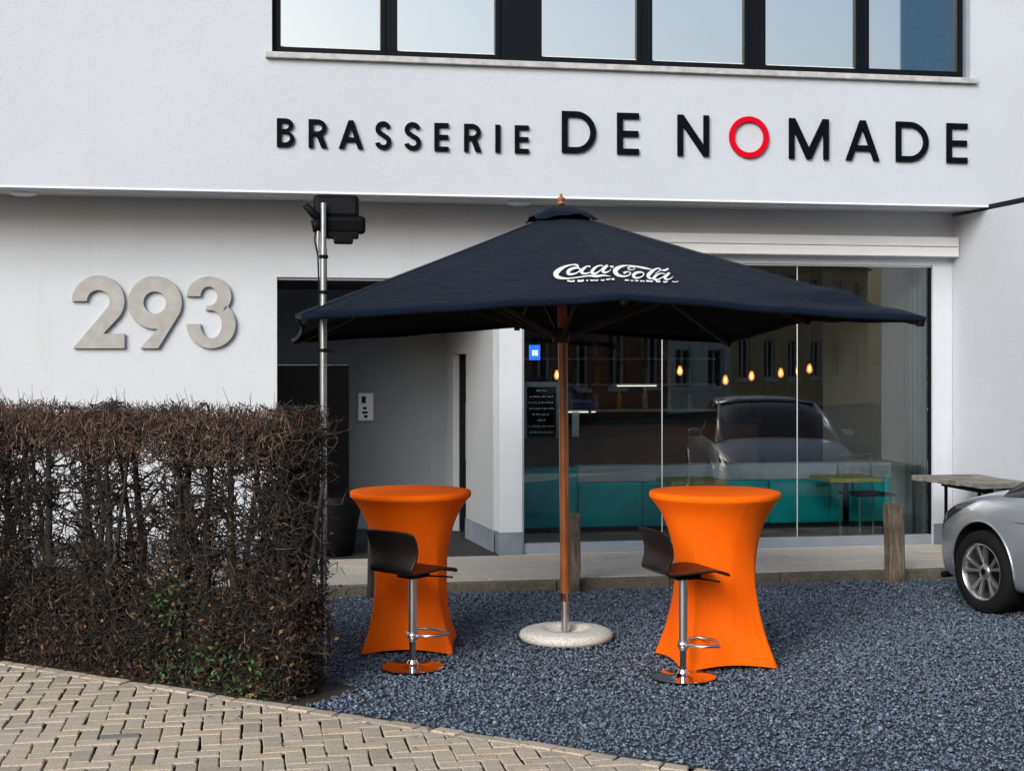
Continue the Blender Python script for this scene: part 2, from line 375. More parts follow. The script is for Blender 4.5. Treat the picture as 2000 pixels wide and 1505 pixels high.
def clip(poly, lim):
    out = []; n = len(poly)
    dd = lambda p: (p[0] - E0.x) * EN.x + (p[1] - E0.y) * EN.y - lim
    for i in range(n):
        p, q = poly[i], poly[(i + 1) % n]; a_, b_ = dd(p), dd(q)
        if a_ >= 0: out.append(p)
        if (a_ >= 0) != (b_ >= 0): t = a_ / (a_ - b_); out.append((p[0] + (q[0] - p[0]) * t, p[1] + (q[1] - p[1]) * t))
    cl = []
    for p in out:
        if not cl or (abs(p[0] - cl[-1][0]) + abs(p[1] - cl[-1][1])) > .012: cl.append(p)
    if len(cl) > 2 and (abs(cl[0][0] - cl[-1][0]) + abs(cl[0][1] - cl[-1][1])) < .012: cl.pop()
    return cl
BORD = .095
def area(pg): return .5 * sum(pg[i][0] * pg[(i + 1) % len(pg)][1] - pg[(i + 1) % len(pg)][0] * pg[i][1] for i in range(len(pg)))
blocks = []
for a in range(-75, 60):
    for b in range(-100, -25):
        m4 = (a - b) % 4
        if m4 not in (0, 3): continue
        wdt, dpt = (2 * U, U) if m4 == 0 else (U, 2 * U)
        x0, y0 = a * U, b * U; cx, cy = x0 + wdt / 2, y0 + dpt / 2
        d = (cx - E0.x) * EN.x + (cy - E0.y) * EN.y; s = (cx - E0.x) * ED.x + (cy - E0.y) * ED.y
        if d < BORD - .2 or d > 4.5 or s < -5.5 or s > 9: continue
        blocks.append((cx, cy, wdt, dpt, m4, d))
# the largest in the picture: those in or close to the view triangle
def view_rank(cx, cy):
    dx, dy = cx + 2.563, cy + 13.54; c_, s_ = math.cos(R(10.3)), math.sin(R(10.3)); X = c_ * dx - s_ * dy; Y = s_ * dx + c_ * dy
    if Y < .5: return 99
    px = 1000 + 2800 * X / Y; py = 700 + 2800 * 1.97 / Y
    return max(0, -px, px - 2000, py - 1505) / 100 + (0 if py > 1250 else .2)
blocks.sort(key=lambda t: view_rank(t[0], t[1]))
rest = MB(); count = 0
def tiltm(cx, cy, z): return Matrix.Translation((cx, cy, z)) @ Matrix.Rotation(rnd.gauss(0, .006), 4, 'X') @ Matrix.Rotation(rnd.gauss(0, .006), 4, 'Y') @ Matrix.Rotation(rnd.gauss(0, .012), 4, 'Z')
for cx, cy, wd, dp, m4, d in blocks:
    full = [(cx - wd / 2, cy - dp / 2), (cx + wd / 2, cy - dp / 2), (cx + wd / 2, cy + dp / 2), (cx - wd / 2, cy + dp / 2)]
    mn = min((p[0] - E0.x) * EN.x + (p[1] - E0.y) * EN.y for p in full)
    z = rnd.gauss(0, .0018); mt = tiltm(cx, cy, z)
    if mn >= BORD - .002:
        me = blk['h' if m4 == 0 else 'v', rnd.randrange(9)]
    else:
        pg = clip(full, BORD)
        if len(pg) < 3 or abs(area(pg)) < .0012: continue
        me = prism_block([(p[0] - cx, p[1] - cy) for p in jitter(pg, .002)], .05, .005, .009).mesh('paver'); me.materials.append(M['paver'])
    if count < 240:
        o = bpy.data.objects.new('paver', me); COL.objects.link(o); o.parent = pav; o.matrix_local = mt; count += 1
        if m4 == 0 and (abs(cx + 3.2) < .13 and abs(cy + 5.76) < .06 or abs(cx + 3.08) < .12 and abs(cy + 5.87) < .05):
            if len(grey) < 2:
                g = me.copy(); g.materials.clear(); g.materials.append(M['greypaver']); o.data = g; grey[count] = 1; o['label'] = 'grey replacement block among beige ones'
    else:
        rest.add([mt @ v.co for v in me.vertices], [tuple(p.vertices) for p in me.polygons])
s = -5.5; nb = 0
ang = math.atan2(ED.y, ED.x)
while s < 9:
    ln = rnd.choice((.105, .15, .17, .19)); poly = jitter([(-ln / 2, -BORD / 2), (ln / 2, -BORD / 2), (ln / 2 + rnd.uniform(-.03, .03), BORD / 2), (-ln / 2 + rnd.uniform(-.02, .02), BORD / 2)], .003)
    me = prism_block(poly, .06, .006, .008).mesh('paver'); p = epos(s + ln / 2, BORD / 2, rnd.gauss(.002, .003))
    mt = tiltm(*p) @ Matrix.Rotation(ang, 4, 'Z')
    if -2.9 < s < 3.2 and nb < 56:
        me.materials.append(M['paver']); o = bpy.data.objects.new('paver', me); COL.objects.link(o); o.parent = pav; o.matrix_local = mt; nb += 1
    else: rest.add([mt @ v.co for v in me.vertices], [tuple(q.vertices) for q in me.polygons])
    s += ln
tagit(rest.build('paver_field', M['paver'], pav), kind='stuff')

# terrace along the facade: slabs on a bed, kerb stones in front
ter = tagit(box('terrace', -8, 4.446, -1.48, -.012, -.05, .045, M['kerb']), kind='structure')
RW = .49
for r in range(3):
    y0 = -1.485 + r * RW; x = -3.3 - (.0, .3, .62)[r]
    while x < 4.44:
        x1 = min(x + .92, 4.444)
        if x1 - x > .05:
            me = prism_block([(x, y0), (x1, y0), (x1, y0 + RW), (x, y0 + RW)], .045, .004, .007).mesh('slab'); me.materials.append(M['slab'])
            o = bpy.data.objects.new('slab', me); COL.objects.link(o); o.parent = ter; o.location.z = .09 + rnd.gauss(0, .0015)
        x = x1
x = -4.0
while x < 4.4:
    x1 = min(x + 1.0, 4.444)
    MB().box(x + .004, x1 - .004, -1.585, -1.489, -.05, .082 + rnd.uniform(-.004, .003)).build('kerb_stone', M['kerb'], ter, bevel=.008)
    x = x1

# ------------------------------------------------------------------ the brasserie building
FR = -.715; ZS = 3.438
bld = tagit(empty('restaurant_building', (0, 0, 0)), 'white rendered two storey restaurant building with overhanging upper floor', 'building')
link_mesh('lower_wall', wall_grid([-9, -2.329, -.226, -.002, 4.236, 4.448], [.0, .09, 2.729, 2.912, ZS + .1], {(1, 0), (1, 1), (3, 1), (3, 2)}, 0, .25), M['stucco_low'], bld)
WX0, WX1, WZ0, WZ1 = -2.385, 4.275, 4.672, 6.3
link_mesh('upper_wall', wall_grid([-9, WX0, WX1, 9.5], [ZS, WZ0, WZ1, 7.4], {(1, 1)}, FR, FR + .3), M['stucco'], bld)
box('soffit', -9, 9.4, FR + .301, .3, ZS + .006, ZS + .09, M['soffit'], bld)
box('soffit_strip', -9, 4.45, FR + .30, FR + .34, ZS - .004, ZS + .0055, M['whitealu'], bld)
box('drip_edge', -9, 4.5, FR - .006, FR - .001, ZS - .006, ZS + .012, M['whitealu'], bld)
box('roof', -9.1, 9.6, FR - .1, 9, 7.41, 7.6, M['greyalu'], bld)
box('back_wall', -9, 9.5, 8.0, 8.3, -.05, 7.4, M['stucco'], bld)
# upper window band
uw = empty('window', (0, 0, 0), parent=bld); uw['label'] = 'wide upper window band with dark frames reflecting the sky'
fy0, fy1 = FR + .07, FR + .15
panes = [(-2.308, -1.421), (-1.269, -.375), (.059, .958), (1.11, 2.004), (2.217, 3.117), (3.258, 4.162)]
pz0 = WZ0 + .068
for k, (a, b) in enumerate(panes):
    pn = box('pane', a + .002, b - .002, fy0 + .035, fy0 + .045, pz0 + .002, 6.2, M['mirror'], uw)
    # sash bars round each pane, mitred by butting
    for nm, q in (('sash_rail', (a - .045, b + .045, pz0 - .05, pz0)), ('sash_rail', (a - .045, b + .045, 6.2, 6.25)), ('sash_stile', (a - .045, a, pz0, 6.2)), ('sash_stile', (b, b + .045, pz0, 6.2))):
        MB().box(q[0], q[1], fy0, fy1, q[2], q[3]).build(nm, M['frame'], uw, bevel=.004)
    MB().box(a - .004, b + .004, fy0 + .028, fy0 + .034, pz0 - .004, pz0 + .012).build('glazing_bead', M['whitealu'] if k < 5 else M['frame'], uw)
edges = [WX0] + [v for a, b in panes for v in (a - .045, b + .045)] + [WX1 - .045]
for i in range(0, len(edges), 2):
    a, b = edges[i], edges[i + 1]
    if b - a > .004: box('mullion', a + .001, b - .001, fy0 + (.012 if b - a < .2 else .02), fy1 + .02, WZ0 + .001, WZ1 - .001, M['frame'], uw)
box('bottom_rail', WX0, WX1 - .045, fy0 + .016, fy1 + .01, WZ0, pz0 - .05, M['frame'], uw)
box('top_rail', WX0, WX1 - .045, fy0 + .016, fy1 + .01, 6.25, WZ1, M['frame'], uw)
box('side_trim', WX1 - .044, WX1 - .002, FR + .02, fy1, WZ0, WZ1, M['greyalu'], uw)
MB().box(-2.444, 4.275 + .04, FR - .05, FR + .10, WZ0 - .056, WZ0 - .003).build('sill', M['sill'], uw, bevel=.006)
# plinths
MB().box(-.232, .004, -.012, .2, .088, .305).build('plinth', M['plinth'], bld, bevel=.004)
MB().box(4.24, 4.442, -.012, -.0005, .088, .30).build('plinth', M['plinth'], bld, bevel=.004)
MB().box(-9, -2.335, -.012, -.0005, .0, .30).build('plinth', M['plinth'], bld, bevel=.004)
# wing on the right
wing = box('wing_wall', 4.45, 9.3, -1.56, -.001, -.05, ZS - .03, M['stucco'], bld)
MB().box(4.446, 9.32, -1.6, FR - .012, ZS - .028, ZS + .022).build('coping', M['frame'], bld, bevel=.006)
MB().box(4.438, 4.449, -1.555, -.014, .088, .30).build('plinth', M['plinth'], bld, bevel=.003)
# porch recess
sx = lambda y: -.226 - .0839 * y
PB = 2.36
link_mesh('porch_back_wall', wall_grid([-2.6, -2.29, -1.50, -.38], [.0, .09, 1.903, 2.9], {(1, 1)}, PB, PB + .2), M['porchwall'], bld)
dr = box('door', -2.285, -1.505, PB + .06, PB + .1, .095, 1.895, M['darkdoor'], bld, .004)
MB().lathe([(.012, 0), (.012, .05), (.028, .055), (.028, .075)], 14).build('door_handle', M['steel'], dr).matrix_local = Matrix.Translation((-2.2, PB + .06, 1.05)) @ Matrix.Rotation(R(90), 4, 'X')
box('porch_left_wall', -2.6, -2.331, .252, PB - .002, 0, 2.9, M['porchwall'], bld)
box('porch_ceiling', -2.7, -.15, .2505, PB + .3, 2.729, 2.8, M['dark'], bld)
MB().box(-2.327, -.228, .03, .07, 2.705, 2.7285).build('lintel_strip', M['greyalu'], bld)
# splayed side wall with a glazed side door
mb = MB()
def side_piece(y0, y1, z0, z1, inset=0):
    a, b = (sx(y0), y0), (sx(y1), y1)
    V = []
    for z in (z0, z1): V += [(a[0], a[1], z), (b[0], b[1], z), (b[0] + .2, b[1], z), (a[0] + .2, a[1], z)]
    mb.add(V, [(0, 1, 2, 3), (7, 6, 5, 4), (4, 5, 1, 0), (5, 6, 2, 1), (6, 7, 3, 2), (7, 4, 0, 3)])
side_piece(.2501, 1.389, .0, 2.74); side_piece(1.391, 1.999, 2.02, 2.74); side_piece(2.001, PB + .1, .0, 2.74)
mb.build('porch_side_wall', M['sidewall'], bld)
mb = MB(); y0, y1 = .201, 1.389
V = []
for z in (.088, .30): V += [(sx(y0) - .01, y0, z), (sx(y1) - .01, y1, z), (sx(y1) - .0005, y1, z), (sx(y0) - .0005, y0, z)]
mb.add(V, [(0, 1, 2, 3), (7, 6, 5, 4), (4, 5, 1, 0), (5, 6, 2, 1), (6, 7, 3, 2), (7, 4, 0, 3)]); mb.build('plinth', M['plinth'], bld)
sdr = empty('side_door', (0, 0, 0), parent=bld)
mb = MB()
for (a, b, z0, z1) in ((1.40, 1.46, .1, 2.01), (1.93, 1.99, .1, 2.01), (1.461, 1.929, 1.94, 2.01), (1.461, 1.929, .1, .22)):
    mb.box(sx(a) + .06, sx(a) + .11, a, b, z0, z1)
mb.build('door_frame', M['frame'], sdr); box('pane', sx(1.7) + .085, sx(1.7) + .095, 1.455, 1.935, .21, 1.945, M['glass'], sdr)
MB().bar((sx(1.5) + .03, 1.5, .9), (sx(1.5) + .03, 1.5, 1.5), .02, .02).build('pull_handle', M['steel'], sdr)
MB().box(-1.50, -.43, PB - .010, PB - .0005, .0905, .30).build('plinth', M['plinth'], bld)
fl = box('porch_floor', -2.6, -.15, -.01, PB + .3, .02, .0885, M['dark_tile'], bld)
# notice on the porch wall
nb_ = tagit(empty('notice_board', (-1.32, PB, 1.437)), 'small white framed notice on the shaded porch wall', 'notice')
MB().box(-.08, .08, -.022, -.001, -.148, .148).build('backing', M['paper'], nb_)
for q in ((-.088, -.078, -.156, .156), (.078, .088, -.156, .156), (-.078, .078, -.156, -.146), (-.078, .078, .146, .156)):
    MB().box(q[0], q[1], -.030, -.001, q[2], q[3]).build('frame', M['greyalu'], nb_)
for q in ((-.045, .0, .04, .115), (-.03, .01, -.03, .0), (-.04, .02, -.075, -.05), (-.02, .02, -.12, -.09)):
    MB().box(q[0], q[1], -.0235, -.0221, q[2], q[3]).build('print', M['frame'], nb_)
# shopfront glazing
sf = empty('shop_window', (0, 0, 0), parent=bld); sf['label'] = 'tall shopfront of three clear panes'
gx = [.022, 1.404, 2.804, 4.21]
for a, b in zip(gx[:-1], gx[1:]): box('pane', a + .004, b - .004, .05, .062, .192, 2.895, M['glass'], sf)
for x in gx[1:-1]: box('joint', x - .0035, x + .0035, .047, .065, .192, 2.895, M['whitealu'], sf)
MB().box(0, 4.234, .025, .11, .092, .19).build('bottom_rail', M['greyalu'], sf, bevel=.006)
MB().box(0, 4.234, .03, .10, 2.896, 2.911).build('top_rail', M['whitealu'], sf)
MB().box(0, .02, .03, .10, .191, 2.895).build('side_rail', M['whitealu'], sf)
MB().box(4.212, 4.234, .03, .10, .191, 2.895).build('side_rail', M['frame'], sf)
# awning cassette above the glass
aw = empty('awning_box', (0, 0, 0), parent=bld)
MB().box(.9, 4.43, -.15, -.002, 3.093, 3.19).build('upper_cover', M['whitealu'], aw, bevel=.008)
MB().box(.9, 4.43, -.156, -.002, 2.992, 3.088).build('drop_profile', M['whitealu'], aw, bevel=.008)
MB().box(4.4305, 4.4375, -.16, -.002, 2.988, 3.194).build('end_cap', M['whitealu'], aw, bevel=.002)
for x, y in ((-.095, -.33), (-4.55, -.30)):
    l = empty('soffit_light', (x, y, ZS + .005), parent=bld)
    MB().lathe([(.115, 0), (.115, -.022), (.09, -.03)], 28).build('ring', M['whitealu'], l, True, angle=R(40)); MB().lathe([(.085, -.0301), (.085, -.033)], 24).build('diffuser', M['paper'], l)
# interior shell
box('interior_floor', 0, 4.8, .112, 7.6, .0, .10, M['dark_tile'], bld)
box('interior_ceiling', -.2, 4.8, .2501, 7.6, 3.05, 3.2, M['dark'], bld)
box('interior_back_wall', -.2, 4.8, 5.6, 5.8, .1, 3.05, M['brown'], bld)
box('interior_left_wall', -.19, -.01, PB + .11, 5.6, .1, 3.05, M['brown'], bld)
box('interior_left_lining', -.025, -.01, .2505, PB + .1, .1, 3.05, M['brown'], bld)
box('interior_right_wall', 4.3, 4.5, .2505, 3.0, .1, 3.05, M['greywall'], bld)
box('interior_right_panelling', 4.3, 4.5, 3.001, 5.6, .1, 3.05, M['brown'], bld)

# ------------------------------------------------------------------ lettering
def arc(cx, cy, rx, ry, a0, a1, n=18):
    return [(cx + rx * math.cos(R(a0 + (a1 - a0) * i / n)), cy + ry * math.sin(R(a0 + (a1 - a0) * i / n))) for i in range(n + 1)]
def stroke(pts, t):
    Lf, Rt = [], []; n = len(pts)
    for i, p in enumerate(pts):
        a_, b_ = pts[max(i - 1, 0)], pts[min(i + 1, n - 1)]; d = Vector((b_[0] - a_[0], b_[1] - a_[1])).normalized()
        tt = t[i] if isinstance(t, (list, tuple)) else t
        Lf.append((p[0] - d.y * tt / 2, p[1] + d.x * tt / 2)); Rt.append((p[0] + d.y * tt / 2, p[1] - d.x * tt / 2))
    return Lf + Rt[::-1]
def glyph(ch, w, h, t):
    if ch == 'I': return [[(0, 0), (w, 0), (w, h), (0, h)]]
    if ch == 'E': return [[(0, 0), (w, 0), (w, t), (t, t), (t, (h - t) / 2), (w * .97, (h - t) / 2), (w * .97, (h + t) / 2), (t, (h + t) / 2), (t, h - t), (w, h - t), (w, h), (0, h)]]
    if ch == 'D':
        xm = w * .40
        return [[(0, 0)] + arc(xm, h / 2, w - xm, h / 2, -90, 90, 28) + [(0, h)], [(t, t)] + arc(xm, h / 2, w - xm - t, h / 2 - t, -90, 90, 28) + [(t, h - t)]]
    if ch == 'O': return [arc(w / 2, h / 2, w / 2, h / 2, 0, 355, 71), arc(w / 2, h / 2, w / 2 - t, h / 2 - t, 0, 355, 71)]
    if ch == 'N': return [[(0, 0), (t, 0), (t, h * .74), (w - t * 1.05, 0), (w, 0), (w, h), (w - t, h), (w - t, h * .26), (t * 1.05, h), (0, h)]]
    if ch == 'M': return [[(0, 0), (t, 0), (t, h * .70), (w / 2 - .45 * t, 0), (w / 2 + .45 * t, 0), (w - t, h * .70), (w - t, 0), (w, 0), (w, h), (w - t * 1.15, h), (w / 2, h * .27), (t * 1.15, h), (0, h)]]
    if ch == 'A':
        ta = t * .55; tt = t * 1.12; k = (w / 2 - ta) / h; hb = h * .24; zi = (w / 2 - tt) / k
        xi = lambda z: tt + k * z
        return [[(0, 0), (tt, 0), (xi(hb), hb), (w - xi(hb), hb), (w - tt, 0), (w, 0), (w / 2 + ta, h), (w / 2 - ta, h)], [(xi(hb + t), hb + t), (w - xi(hb + t), hb + t), (w / 2, zi)]]
    if ch == 'R':
        hb = h * .42; xm = w * .45; ry = (h - hb) / 2; rx = w * .97 - xm; cz = hb + ry
        return [[(0, 0), (t, 0), (t, hb), (xm * .95, hb), (w - 1.25 * t, 0), (w, 0), (xm + .30 * w, hb + .02 * h)] + arc(xm, cz, rx, ry, -62, 90, 22) + [(0, h)], [(t, hb + t)] + arc(xm, cz, rx - t, ry - t, -90, 90, 20) + [(t, h - t)]]
    if ch == 'B':
        hl = h * .55; xm = w * .45; r1 = hl / 2; r2 = (h - hl) / 2
        return [[(0, 0)] + arc(xm, r1, w - xm, r1, -90, 66, 20) + arc(xm, hl + r2, w * .93 - xm, r2, -62, 90, 20) + [(0, h)],
                [(t, t)] + arc(xm, t + (hl - 1.5 * t) / 2, w - xm - t, (hl - 1.5 * t) / 2, -90, 90, 18) + [(t, hl - t / 2)], [(t, hl + t / 2)] + arc(xm, hl + t / 2 + (h - hl - 1.5 * t) / 2, w * .93 - xm - t, (h - hl - 1.5 * t) / 2, -90, 90, 18) + [(t, h - t)]]
    if ch == 'S':
        p = arc(w / 2, .735 * h, (w - t) / 2 * .93, .265 * h - t / 2, 12, 250, 26) + arc(w / 2, .265 * h + .01 * h, (w - t) / 2, .275 * h - t / 2, 68, -168, 26)
        return [stroke(p, t)]
    if ch == '2':
        Ro = w / 2; cz = h - Ro; ri = Ro - t
        return [arc(Ro, cz, Ro, Ro, 180, -42, 36) + [(.585 * w, t * 1.0), (w, t), (w, 0), (.03 * w, 0)] + arc(Ro, cz, ri, ri, -42, 180, 30)]
    if ch == '9':
        Ro = w / 2; cz = h - Ro
        return [arc(Ro, cz, Ro, Ro, -34, 278, 44) + [(.24 * w, 0), (.56 * w, 0)], arc(Ro, cz, w * .215, w * .215, 0, 355, 40)]
    if ch == '3':
        r1 = .27 * h; r2 = .335 * h; c1 = h - r1; c2 = r2; cx = w * .5; x1 = w * .455; r1x = .455 * w; r2x = w * .5; i1 = .42; i2 = .46
        zt = c1 - r1 + t * .72; zb = c2 + r2 - t * .72
        return [arc(x1, c1, r1x, r1, 180, -52, 30) + arc(cx, c2, r2x, r2, 52, -180, 34) + arc(cx, c2, r2x - t, zb - c2, -180, 90, 34)[0:] + [(w * .39, zb), (w * .39, zt)] + arc(x1, c1, r1x - t, c1 - zt, -90, 180, 30)]
def extrude_loops(loops, depth, bevel=.0):
    cu = bpy.data.curves.new('g', 'CURVE'); cu.dimensions = '2D'; cu.fill_mode = 'BOTH'; cu.extrude = depth / 2; cu.bevel_depth = bevel; cu.bevel_resolution = 1
    for lp in loops:
        sp = cu.splines.new('POLY'); sp.points.add(len(lp) - 1)
        for p, q in zip(sp.points, lp): p.co = (q[0], q[1], 0, 1)
        sp.use_cyclic_u = True
    o = bpy.data.objects.new('g', cu); COL.objects.link(o); dg = bpy.context.evaluated_depsgraph_get(); dg.update()
    me = bpy.data.meshes.new_from_object(o.evaluated_get(dg)); bpy.data.objects.remove(o); bpy.data.curves.remove(cu); return me
UP = Matrix.Rotation(R(90), 4, 'X')
sign = tagit(empty('restaurant_sign', (0, FR, 3.85)), 'black wall letters spelling BRASSERIE DE NOMADE with a red O', 'sign')
for ch, a, b in [('B', -2.342, -2.19), ('R', -2.065, -1.903), ('A', -1.799, -1.586), ('S', -1.477, -1.335), ('S', -1.216, -1.068), ('E', -.944, -.818), ('R', -.674, -.52), ('I', -.388, -.346), ('E', -.209, -.082)]:
    me = extrude_loops(glyph(ch, b - a, .25, .038 if ch != 'I' else .04), .018, .001)
    o = link_mesh('letter', me, M['letter'], sign); o.matrix_local = Matrix.Translation((a, -.018, -.014)) @ UP
for ch, a, b in [('D', .228, .545), ('E', .748, .952), ('N', 1.325, 1.626), ('O', 1.825, 2.212), ('M', 2.414, 2.807), ('A', 2.981, 3.317), ('D', 3.489, 3.819), ('E', 4.009, 4.221)]:
    me = extrude_loops(glyph(ch, b - a, .378 if ch != 'O' else .388, .05), .02, .001)
    o = link_mesh('letter', me, M['redletter'] if ch == 'O' else M['letter'], sign); o.matrix_local = Matrix.Translation((a, -.020, .001 if ch != 'O' else -.005)) @ UP
    if ch == 'O': o['label'] = 'bright red letter O'
hn = tagit(empty('house_number', (-3.44, 0, 2.066)), 'large grey metal house number 293 on the lower wall', 'house number')
for ch, a, b, t in (('2', -4.163, -3.704, .128), ('9', -3.673, -3.194, .14), ('3', -3.148, -2.708, .122)):
    o = link_mesh('digit', extrude_loops(glyph(ch, b - a, .656, t), .03, .003), M['digit'], hn); o.matrix_local = Matrix.Translation((a + 3.44, -.024, 0)) @ UP

# ------------------------------------------------------------------ square parasol
UX, UY, UA = -.424, -3.698, 1.847
HA, HC, HD, HMF, HMB, HMS = 3.0, 2.215, 2.125, 2.335, 2.255, 2.27
um = tagit(empty('parasol', (UX, UY, 0), R(-.7)), 'open square navy parasol with white script logo on a wooden pole', 'parasol')
rim = [(-UA, -UA, HC), (0, -UA, HMF), (UA, -UA, HC), (UA, 0, HMS), (UA, UA, HD), (0, UA, HMB), (-UA, UA, HD), (-UA, 0, HMS)]
mb = MB(); NR, NTT = 28, 18
def can_pt(k, rho, tau, dz=0):
    a_, b_ = Vector(rim[k]), Vector(rim[(k + 1) % 8]); e = a_.lerp(b_, tau); ap = Vector((0, 0, HA))
    p = ap.lerp(e, rho); s4 = 4 * tau * (1 - tau)
    p.x *= 1 - .030 * s4 * rho ** 3; p.y *= 1 - .030 * s4 * rho ** 3
    p.z -= .030 * s4 * rho * (1.15 - rho) + .010 * math.sin(rho * math.pi) * .5
    # creases pulled from the right near corner
    if k in (1, 2):
        q = (tau if k == 1 else 1 - tau); p.z += .024 * math.exp(-((rho - .80 - .12 * (1 - q)) / .045) ** 2) * q ** 3 - .020 * math.exp(-((rho - .88 - .10 * (1 - q)) / .03) ** 2) * q ** 3
    p.z += (.005 * math.sin(tau * 9 + k * 2) * math.sin(rho * 11 + k) + .004 * math.sin(tau * 17 + rho * 9 + k)) * s4 * rho
    return p
V = []; F = []; idx = {}
for k in range(8):
    for i in range(NR + 1):
        for j in range(NTT):
            V.append(can_pt(k, .03 + .97 * i / NR, j / NTT)); idx[k, i, j] = len(V) - 1
for k in range(8):
    for i in range(NR):
        for j in range(NTT):
            nx = (k, j + 1) if j + 1 < NTT else ((k + 1) % 8, 0)
            F.append((idx[k, i, j], idx[k, i + 1, j], idx[nx[0], i + 1, nx[1]], idx[nx[0], i, nx[1]]))
canopy = mb.add(V, F).build('canopy', [M['canopy'], M['underside']], um, True)
sm_ = canopy.modifiers.new('thick', 'SOLIDIFY'); sm_.thickness = .004; sm_.offset = -1; sm_.material_offset = 1; sm_.material_offset_rim = 0
mb = MB()                                             # turned hem below the rim
V = []; F = []; n8 = 8 * NTT
for k in range(8):
    for j in range(NTT):
        p = can_pt(k, 1.0, j / NTT); V += [p + Vector((0, 0, -.004)), p * 1.0 + Vector((-p.x * .004, -p.y * .004, -.030))]
for i in range(n8): F.append((2 * i, 2 * i + 1, 2 * ((i + 1) % n8) + 1, 2 * ((i + 1) % n8)))
for k in range(8):                                    # stitched seams over the ribs
    V2 = []; 
    for i in range(NR + 1):
        rho = .10 + .90 * i / NR; c0 = can_pt(k, rho, 0); d_ = Vector((-c0.y, c0.x, 0)).normalized() * .008
        V2 += [c0 - d_ + Vector((0, 0, .0015)), c0 + Vector((0, 0, .0045)), c0 + d_ + Vector((0, 0, .0015))]
    MB().add(V2, [(3 * i + j, 3 * i + 3 + j, 3 * i + 4 + j, 3 * i + 1 + j) for i in range(NR) for j in range(2)]).build('seam', M['canopy'], canopy, True)
hem = mb.add(V, F).build('hem', M['canopy'], canopy, True); hem.modifiers.new('t', 'SOLIDIFY').thickness = .003
mb = MB(); V = [(0, 0, HA + .045)]; F = []            # vent cap at the apex
CN = 32
for ring, (rr, zz) in enumerate(((.07, .010), (.15, -.030), (.225, -.075))):
    for i in range(CN):
        q = 2 * math.pi * i / CN; sq = 1 / max(abs(math.cos(q)), abs(math.sin(q))); s_ = rr * (1 + (sq - 1) * .9)
        V.append((s_ * math.cos(q), s_ * math.sin(q), HA + zz + (.016 * math.sin(q * 4 + 1) + .010 * math.sin(q * 9)) * (ring == 2) + .024))
for i in range(CN):
    j = (i + 1) % CN; F.append((0, 1 + i, 1 + j))
    for r_ in (0, 1): F.append((1 + r_ * CN + i, 1 + (r_ + 1) * CN + i, 1 + (r_ + 1) * CN + j, 1 + r_ * CN + j))
vc = mb.add(V, F).build('vent_cap', M['canopy'], um, True); vc.modifiers.new('t', 'SOLIDIFY').thickness = .004
MB().lathe([(.018, 0), (.028, .008), (.028, .018), (.019, .024), (.026, .034), (.030, .044), (.024, .054), (.010, .061), (.008, .068), (.012, .074), (.004, .082)], 20, (0, 0, HA + .045)).build('finial', M['teak'], um, True)
MB().tube([(.03, 0, .33), (0, 0, HA + .03)], .034, 20).build('pole', M['teak'], um, True, angle=R(50))
MB().lathe([(.05, 0), (.062, .01), (.062, .09), (.05, .1)], 20, (0, 0, 2.08)).build('runner', M['umb_in'], um, True)
for k, p in enumerate(rim):
    e = Vector(p) * .985; e.z = p[2] - .040
    rb = MB().bar((e.x * .03, e.y * .03, HA - .085), e, .022, .03).build('rib', M['umb_in'], um)
    md = Vector((0, 0, HA - .085)).lerp(e, .52)
    MB().bar((e.x * .035, e.y * .035, 2.13), md + Vector((0, 0, -.02)), .018, .026).build('strut', M['umb_in'], rb)
    MB().lathe([(.022, -.02), (.026, 0), (.018, .014)], 10, (e.x, e.y, e.z + .006)).build('tip', M['black'], rb)
bs = MB().lathe([(.10, .01), (.25, .0), (.318, .008), (.33, .034), (.322, .060), (.285, .078), (.19, .086), (.15, .082), (.125, .052), (.04, .046)], 56, (.032, -.02, 0)).build('base', M['basering'], um, True)
MB().tube([(.03, 0, .06), (.03, 0, .335)], .029, 18).build('stem_tube', M['steel'], um, True, angle=R(50))
MB().tube([(.03, 0, .27), (.03, 0, .328)], .033, 18).build('clamp', M['chrome'], um, True, angle=R(50))
# the white script, strokes laid on the cloth
def logo_map(u, v, dz):
    w_ = (v - 200) / 230; uu = (u - 180) / 770 if u < 950 else 1 + (u - 950) / 770
    top = ((-.301, -1.207), (.093, -1.226), (.520, -1.145)); bot = ((-.369, -1.553), (.003, -1.598), (.409, -1.528)); i_ = 0 if uu < 1 else 1; f_ = uu - i_
    a_ = [top[i_][m] + (top[i_ + 1][m] - top[i_][m]) * f_ for m in (0, 1)]; b_ = [bot[i_][m] + (bot[i_ + 1][m] - bot[i_][m]) * f_ for m in (0, 1)]
    p = a_[0] + (b_[0] - a_[0]) * w_; q = a_[1] + (b_[1] - a_[1]) * w_
    k = 0 if p < 0 else 1
    t = abs(p) / abs(q); rho = abs(q) / UA
    tau = (1 - t) if k == 0 else t
    e = can_pt(k, rho, tau); return Vector((p, q, e.z + dz))
def smooth_path(pts, n=6):
    out = []
    for i in range(len(pts) - 1):
        p0, p1, p2, p3 = (np.array(pts[max(0, min(len(pts) - 1, k))], float) for k in (i - 1, i, i + 1, i + 2))
        for j in range(n):
            t = j / n; out.append(tuple(.5 * ((2 * p1) + (-p0 + p2) * t + (2 * p0 - 5 * p1 + 4 * p2 - p3) * t * t + (-p0 + 3 * p1 - 3 * p2 + p3) * t ** 3)))
    return out + [tuple(map(float, pts[-1]))]
